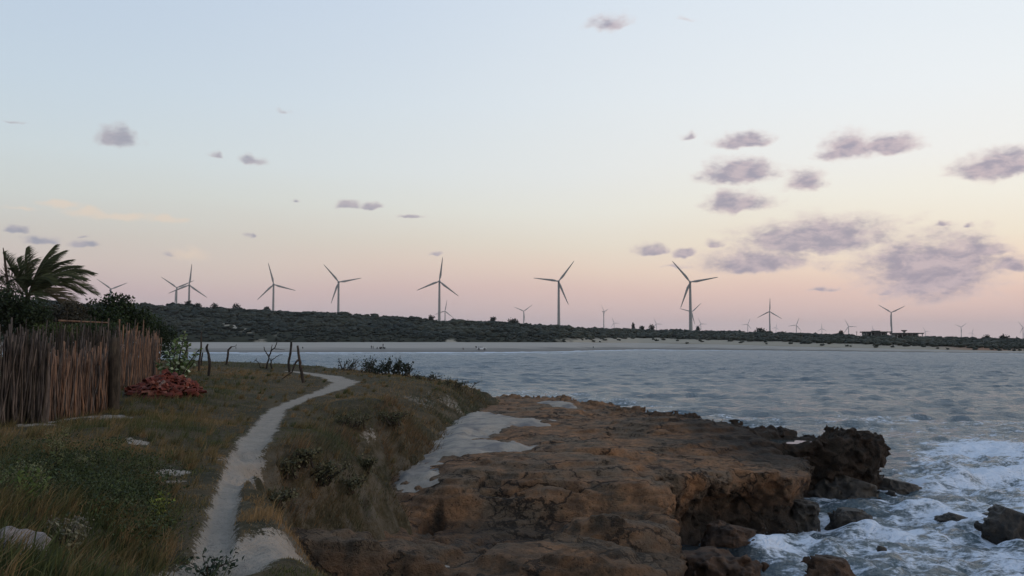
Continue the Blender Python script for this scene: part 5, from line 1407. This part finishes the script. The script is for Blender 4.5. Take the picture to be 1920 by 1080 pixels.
# ================================================================== WIND TURBINES
def plain_mat(name, c, rough=.6, spec=.3):
    m, N, out = new_mat(name)
    geo = N.n('ShaderNodeNewGeometry').outputs['Position']
    cc = N.mix(N.noise(geo, .6, 4, .6), lin(*[v * .9 for v in c]), lin(*c))
    principled(N, out, cc, rough, spec); return m
m_turb = plain_mat("turbine_paint", (140, 138, 134), .5)
def turbine_meshes():
    mb = MB(); n = 10
    mb.tube([(0, 0, z) for z in np.linspace(0, 1, n)], np.linspace(3.3, 1.9, n), 14)
    tower = mb.mesh('tower', m_turb, True)
    mb = MB(); prof = [(-1.9, -1.7), (1.9, -1.7), (2.0, .8), (1.4, 2.1), (-1.4, 2.1), (-2.0, .8)]
    mb.prism(prof, -2.2, 8.5); nac = mb.mesh('nacelle', m_turb)
    mb = MB(); mb.tube([(0, y, 0) for y in (-5.2, -4.9, -4.2, -3.2, -2.0)], [.15, .9, 1.5, 1.8, 1.8], 12); hub = mb.mesh('hub', m_turb, True)
    # blade along +z from the hub centre, 50 m long
    st = [(1.2, 1.1, 1.1, 0), (4, 1.2, 1.05, 0), (8, 1.9, .75, .3), (12, 2.2, .55, .55), (20, 1.8, .4, .45), (32, 1.3, .26, .3), (42, .9, .17, .2), (48, .55, .1, .1), (50, .12, .05, .05)]
    k = 10; a = np.linspace(0, 2 * np.pi, k, endpoint=False); V = []
    for z, cx, th, off in st:
        V += [(cx * math.cos(t) + off, th * math.sin(t) - 3.2 - .0006 * z * z, z) for t in a]
    q = [(i * k + j, i * k + (j + 1) % k, (i + 1) * k + (j + 1) % k, (i + 1) * k + j) for i in range(len(st) - 1) for j in range(k)]
    V.append((0, -3.2 - 1.5, 50.1)); e = len(V) - 1; b = (len(st) - 1) * k
    blade = make_mesh('blade', V, [(b + j, b + (j + 1) % k, e) for j in range(k)], q, m_turb, True)
    return tower, nac, hub, blade
TOW, NAC, HUBM, BLADE = turbine_meshes()
TURB = [  # hub px, hub py, blade px, tip px, tip py of one blade, yaw deg, label
    (208, 542, 31, 239, 528, 0, 'wind turbine half hidden behind the dark tree, only its raised blades showing'),
    (331.5, 539.5, 34, 303, 519.5, 0, 'left turbine of the overlapping pair on the left ridge'),
    (355, 534.5, 40, 359, 494, 0, 'right turbine of the overlapping pair on the left ridge, one blade upright'),
    (513, 533.5, 42, 502, 493, 0, 'tall turbine above the bare dead bush, left of the group of three'),
    (635, 529, 43, 607, 497, 0, 'tall turbine with one blade level to the right, above the promontory thicket'),
    (824, 527.5, 46, 830, 482, 0, 'central tall turbine with a small one just right of its tower'),
    (834.5, 583, 21, 838, 562.5, 0, 'small faint turbine close beside the central tall turbine'),
    (1047.5, 527.5, 48, 1077, 489, 0, 'tall turbine with one blade level to the left'),
    (982, 583.5, 20, 1000, 570, 0, 'small turbine with two raised blades left of the tall one pointing left'),
    (1132, 584.5, 19, 1124, 570, 62, 'small turbine seen nearly edge-on between the two tallest turbines'),
    (1151.5, 605.5, 11, 1147, 595, 0, 'tiny turbine low on the ridge right of the edge-on one'),
    (1230.5, 607, 12, 1225.5, 596, 0, 'tiny turbine left of the largest tower on the ridge'),
    (1294, 529, 52, 1261, 489, 0, 'tallest turbine of all, its thick tower over the right-hand ridge'),
    (1297, 585, 24, 1314, 569, 0, 'small turbine partly behind the thick tower of the tallest one'),
    (1314, 607, 12, 1309, 596, 0, 'tiny turbine just right of the tallest tower'),
    (1402, 608, 12, 1407, 597, 0, 'tiny turbine left of the one with its blade straight up'),
    (1443, 584, 26, 1444, 558, 0, 'mid-sized turbine with one blade straight up like a Y turned over'),
    (1455, 614, 8, 1457, 606, 0, 'faintest turbine hugging the tower with the upright blade'),
    (1493, 609.5, 15, 1498.5, 595.6, 0, 'small turbine first to the right of the upright-blade one'),
    (1541, 616, 10, 1540.5, 606, 0, 'tiny faint turbine midway between two small ones left of the houses'),
    (1591, 612, 15, 1584, 598, 0, 'small turbine just left of the pair of houses'),
    (1637, 617.5, 8, 1635, 610, 0, 'tiny turbine showing above the roof of the left house'),
    (1671, 586, 27, 1647, 570, 0, 'mid-sized Y-shaped turbine standing between the two houses'),
    (1735, 621, 9, 1731, 613, 0, 'tiny turbine just right of the right house'),
    (1802, 613, 12, 1813, 605, 0, 'small Y-shaped turbine alone right of the houses'),
    (1822.5, 624, 8, 1825, 616, 0, 'tiny turbine right of the small Y-shaped one'),
    (1918, 614, 13, 1912, 605, 0, 'turbine cut off by the right edge of the picture')]
for (hx_, hy_, bp, tx, ty, yaw, lab) in TURB:
    Yd = 50.0 * FPX / bp
    c = at_y(hx_, hy_, Yd); zb_ = 3.0
    t = root('wind_turbine', (c[0], c[1], zb_), lab, 'wind turbine', 'wind turbines beyond the bay')
    H = c[2] - zb_
    face = math.atan2(-c[0], c[1]) + R_(yaw + RNG.uniform(-6, 6))
    a0 = math.atan2((tx - hx_), (hy_ - ty)) if not yaw else math.atan2((tx - hx_) / math.cos(R_(yaw)), hy_ - ty)
    add_obj('tower', TOW, t, scale=(1, 1, H - 1.5))
    add_obj('nacelle', NAC, t, (0, 0, H), (0, 0, face)); 
    add_obj('hub', HUBM, t, (0, 0, H), (0, 0, face))
    for j in range(3):
        o = add_obj('blade', BLADE, t, (0, 0, H)); o.rotation_mode = 'XYZ'
        o.rotation_euler = (0, a0 + j * 2 * math.pi / 3, face)

# ================================================================== HOUSES ON THE RIDGE
m_wall = plain_mat("house_wall", (146, 146, 142), .8); m_roof = plain_mat("house_roof", (58, 58, 56), .8); m_dark = plain_mat("dark_opening", (36, 38, 40), .3, .5)
def house(px0, px1, py_top, py_base, label, tower_px=None, block=None):
    Y = float(np.interp((px0 + px1) / 2, pxs, yr)) - 2; k = Y / FPX
    xa, xb = (px0 - 960) * k, (px1 - 960) * k; cx = (xa + xb) / 2; w = xb - xa
    zt = at_y(px0, py_top, Y)[2]; zb_ = at_y(px0, py_base, Y)[2] - 1.2; H = zt - zb_
    t = root('house', (cx, Y, zb_), label, 'house', 'low houses on the ridge')
    MB().box((0, 3, H - .3), (w, 9, .6)).obj('roof', m_roof, t)
    MB().box((0, 5, (H - .6) / 2), (w * .86, 4.5, H - .6)).obj('wall', m_wall, t)
    nw = 6
    for i in range(nw):
        x = -w * .38 + w * .76 * i / (nw - 1)
        fw = MB().box((x, 2.72, (H - .6) * .6), (w * .085, .08, (H - .6) * .5)).obj('window', m_dark, t)
    for i in range(6):
        x = -w * .46 + w * .92 * i / 5
        MB().box((x, -.9, (H - .6) / 2), (.35, .35, H - .6)).obj('column', m_wall, t)
    if block:
        b0, b1, bt = block; bx0, bx1 = (b0 - 960) * k - cx, (b1 - 960) * k - cx
        MB().box(((bx0 + bx1) / 2, .6, (H + .45) / 2), (bx1 - bx0, 3.6, H + .45)).obj('stair_block', m_roof, t)
    if tower_px:
        x = (tower_px - 960) * k - cx
        g = MB(); g.box((x, 3, H + .35), (.8, .8, .8)); g.obj('tank_stand', m_wall, t)
        MB().prism([(x - .55, H + .7), (x + .55, H + .7), (x + 1.35, H + 1.5), (x - 1.35, H + 1.5)], 2.0, 4.2).obj('tank_roof', m_roof, t)
house(1621, 1670, 621.5, 629, 'left house on the ridge with a long flat dark roof and square stair block', None, (1636, 1648, 621))
house(1678, 1729, 624, 629.5, 'right house on the ridge with a flat roof and a flared roof tank', 1699)
m_mast = plain_mat("dark_pole", (60, 56, 54))
for px_, lab in ((1606.5, 'thin utility pole left of the left house, first of two'), (1618, 'thin utility pole beside the left house, second of two')):
    Y = float(np.interp(px_, pxs, yr)); c = at_y(px_, 621, Y); b = at_y(px_, 632, Y)
    t = root('utility_pole', tuple(b), lab, 'pole', 'utility poles by the houses')
    MB().tube([(0, 0, 0), (0, 0, c[2] - b[2])], [.16, .12], 6).obj('mast', m_mast, t)
    MB().box((0, 0, c[2] - b[2] - .5), (1.4, .12, .12)).obj('crossarm', m_mast, t)

# ================================================================== VEHICLE AND PEOPLE ON THE BEACH
m_carw = plain_mat("white_car_paint", (214, 214, 214), .35, .5); m_glass = plain_mat("car_glass", (22, 26, 30), .1, .6); m_tyre = plain_mat("black_rubber", (20, 20, 20), .8); m_rim = plain_mat("rim_metal", (130, 130, 130), .4, .5)
m_lamp = plain_mat("lamp_glass", (190, 190, 185), .2, .6); m_blk = plain_mat("black_trim", (18, 18, 19), .7)
def car():
    g = beach_pt(903, 656.3)
    t = root('parked_car', tuple(g), 'white off-road car parked on the beach with its dark tailgate open', 'car', None, rz=R_(4))
    # side profile in x (front at +x), extruded across y with a narrower cabin
    lower = [(-2.2, .42), (-1.95, .38), (1.9, .38), (2.25, .5), (2.28, .85), (2.1, 1.02), (1.0, 1.12), (-2.2, 1.14), (-2.25, .8)]
    MB().prism(lower, -.92, .92).obj('body', m_carw, t)
    MB().prism([(-2.15, 1.14), (.95, 1.12), (.30, 1.66), (-.1, 1.74), (-1.9, 1.74), (-2.1, 1.6)], -.80, .80).obj('cabin', m_carw, t)
    for sgn in (-1, 1):
        for prof in ([(-1.95, 1.2), (-1.2, 1.2), (-1.2, 1.6), (-1.85, 1.6)], [(-1.1, 1.2), (-.25, 1.2), (-.25, 1.6), (-1.1, 1.6)], [(-.15, 1.2), (.65, 1.2), (.22, 1.58), (-.15, 1.6)]):
            MB().prism(prof, sgn * .80 - .012, sgn * .80 + .012).obj('window', m_glass, t)
        for x in (-1.38, 1.38):
            w = MB().tube([(x, sgn * .70, .38), (x, sgn * .72, .38), (x, sgn * .94, .38), (x, sgn * .96, .38)], [.3, .40, .40, .3], 16).obj('wheel', m_tyre, t)
            MB().tube([(x, sgn * .94, .38), (x, sgn * .975, .38)], [.22, .18], 10).obj('rim', m_rim, w)
            MB().prism([(x - .56, .38), (x - .52, .66), (x - .28, .9), (x + .28, .9), (x + .52, .66), (x + .56, .38), (x + .44, .38), (x + .38, .62), (x - .38, .62), (x - .44, .38)], sgn * .90 - .04, sgn * .90 + .04).obj('wheel_arch', m_blk, t)
        MB().box((2.27, sgn * .66, .8), (.06, .34, .18)).obj('headlight', m_lamp, t)
    MB().prism([(.92, 1.14), (.98, 1.16), (.36, 1.66), (.30, 1.64)], -.72, .72).obj('windscreen', m_glass, t)
    MB().box((2.3, 0, .5), (.16, 1.8, .22)).obj('bumper', m_blk, t)
    tg = MB(); tg.prism([(-2.1, 1.62), (-2.95, 1.86), (-2.98, 1.55), (-2.7, 1.0), (-2.45, .9), (-2.3, 1.0), (-2.4, 1.35), (-2.12, 1.5)], -.72, .72); tg.obj('tailgate', m_blk, t)
car()
m_cloth = {'dark': plain_mat("dark_clothes", (30, 32, 34), .9), 'blue': plain_mat("blue_clothes", (44, 50, 60), .9), 'brown': plain_mat("brown_clothes", (62, 50, 42), .9)}
m_skin = plain_mat("skin", (112, 82, 66), .7)
def person(px, py, pose, label, cloth='dark', rz=0.0, lift=0.0):
    g = beach_pt(px, py); g[2] += lift
    J = {'stand': dict(pel=(0, 0, .92), ch=(0, .02, 1.36), nk=(0, .02, 1.5), hd=(0, 0, 1.66), kn=[(-.10, -.03, .5), (.11, .02, .5)], ft=[(-.12, .02, .06), (.14, .02, .06)], to=[(-.13, -.14, .04), (.16, -.13, .04)], el=[(-.26, .04, 1.12), (.26, .02, 1.12)], ha=[(-.28, -.08, .86), (.27, -.10, .87)]),
         'sit': dict(pel=(0, 0, .16), ch=(0, -.04, .58), nk=(0, -.08, .72), hd=(0, -.12, .88), kn=[(-.14, -.38, .46), (.14, -.38, .44)], ft=[(-.13, -.62, .06), (.13, -.62, .06)], to=[(-.14, -.76, .05), (.14, -.76, .05)], el=[(-.28, -.2, .42), (.28, -.2, .42)], ha=[(-.16, -.42, .5), (.16, -.42, .5)]),
         'crouch': dict(pel=(0, .1, .36), ch=(0, -.14, .78), nk=(0, -.22, .9), hd=(0, -.3, 1.05), kn=[(-.16, -.3, .5), (.16, -.3, .5)], ft=[(-.14, .0, .06), (.14, .0, .06)], to=[(-.15, -.15, .04), (.15, -.15, .04)], el=[(-.26, -.3, .6), (.26, -.3, .6)], ha=[(-.14, -.5, .36), (.14, -.5, .36)])}[pose]
    vs = [J['pel'], J['ch'], J['nk'], J['hd'], (J['hd'][0], J['hd'][1], J['hd'][2] + .1)]; rad = [.15, .16, .06, .095, .08]; ed = [(0, 1), (1, 2), (2, 3), (3, 4)]
    for s, sg in enumerate((-1, 1)):
        b = len(vs); vs += [(sg * .09, J['pel'][1], J['pel'][2] - .04), J['kn'][s], J['ft'][s], J['to'][s]]; rad += [.1, .065, .045, .04]; ed += [(0, b), (b, b + 1), (b + 1, b + 2), (b + 2, b + 3)]
        b = len(vs); vs += [(sg * .19, J['ch'][1], J['ch'][2] + .05), J['el'][s], J['ha'][s]]; rad += [.065, .045, .035]; ed += [(1, b), (b, b + 1), (b + 1, b + 2)]
    me = bpy.data.meshes.new('person'); me.from_pydata(vs, ed, []); me.materials.append(m_cloth[cloth])
    o = add_obj('person', me, None, tuple(g), (0, 0, rz)); tag(o, label, 'person', 'people on the far beach')
    md = o.modifiers.new('skin', 'SKIN'); sv = me.skin_vertices[0].data
    for i, r in enumerate(rad): sv[i].radius = (r, r)
    for i in range(len(rad)): sv[i].use_root = (i == 0)
    o.modifiers.new('sub', 'SUBSURF').levels = 1; o.modifiers['sub'].render_levels = 1
    hd = MB(); h_ = np.array(J['hd']); hd.tube([h_ + (0, -.01, -.1), h_ + (0, -.02, -.05), h_ + (0, -.02, .03), h_ + (0, 0, .10), h_ + (0, 0, .13)], [.04, .085, .105, .085, .03], 8)
    hd.obj('head', m_skin, o, True)
    return o
person(696.3, 654.5, 'stand', 'person in dark clothes standing furthest left of the group on the beach', 'dark')
person(699.6, 654.3, 'stand', 'shorter-looking person standing between the tall one and the dark vehicle', 'blue', .8).scale = (.88, .88, .82)
person(706.8, 655.0, 'crouch', 'person crouching beside the dark vehicle on the beach', 'dark', .9)
person(713.0, 654.6, 'crouch', 'person bending down at the left end of the dark vehicle', 'brown', -.4)
person(718.2, 654.2, 'stand', 'person standing up on the dark vehicle above the others', 'dark', 0, .75)
person(567.5, 653.6, 'sit', 'person sitting alone on the beach seen between the two path posts', 'dark', .2)
person(1112.5, 652.5, 'sit', 'person sitting on the sand far right of the parked car', 'blue', -.3)
person(868.2, 655.6, 'sit', 'person sitting near the waterline left of the parked car', 'brown', .4)
def buggy():
    g = beach_pt(717, 654.4)
    t = root('beach_buggy', tuple(g), 'dark open vehicle on the beach with people gathered around it', 'vehicle')
    MB().prism([(-1.4, .35), (1.3, .35), (1.5, .7), (.7, .85), (.5, .62), (-.5, .62), (-.7, .85), (-1.5, .8)], -.6, .6).obj('body', m_blk, t)
    for s in (-1, 1):
        for x in (-.95, .95):
            w = MB().tube([(x, s * .5, .33), (x, s * .52, .33), (x, s * .76, .33), (x, s * .78, .33)], [.22, .33, .33, .22], 12).obj('wheel', m_tyre, t)
            MB().tube([(x, s * .76, .33), (x, s * .79, .33)], [.15, .12], 8).obj('rim', m_rim, w)
        mb = MB(); mb.tube([(-.9, s * .5, .8), (-.7, s * .5, 1.25), (.3, s * .5, 1.2), (.75, s * .5, .8)], .03, 5); mb.obj('roll_bar', m_blk, t)
    MB().box((-.3, 0, .78), (.5, 1.0, .3)).obj('seat', m_blk, t)
    MB().tube([(1.2, 0, .75), (1.55, 0, 1.1)], [.03, .03], 5).obj('steering_column', m_blk, t)
buggy()
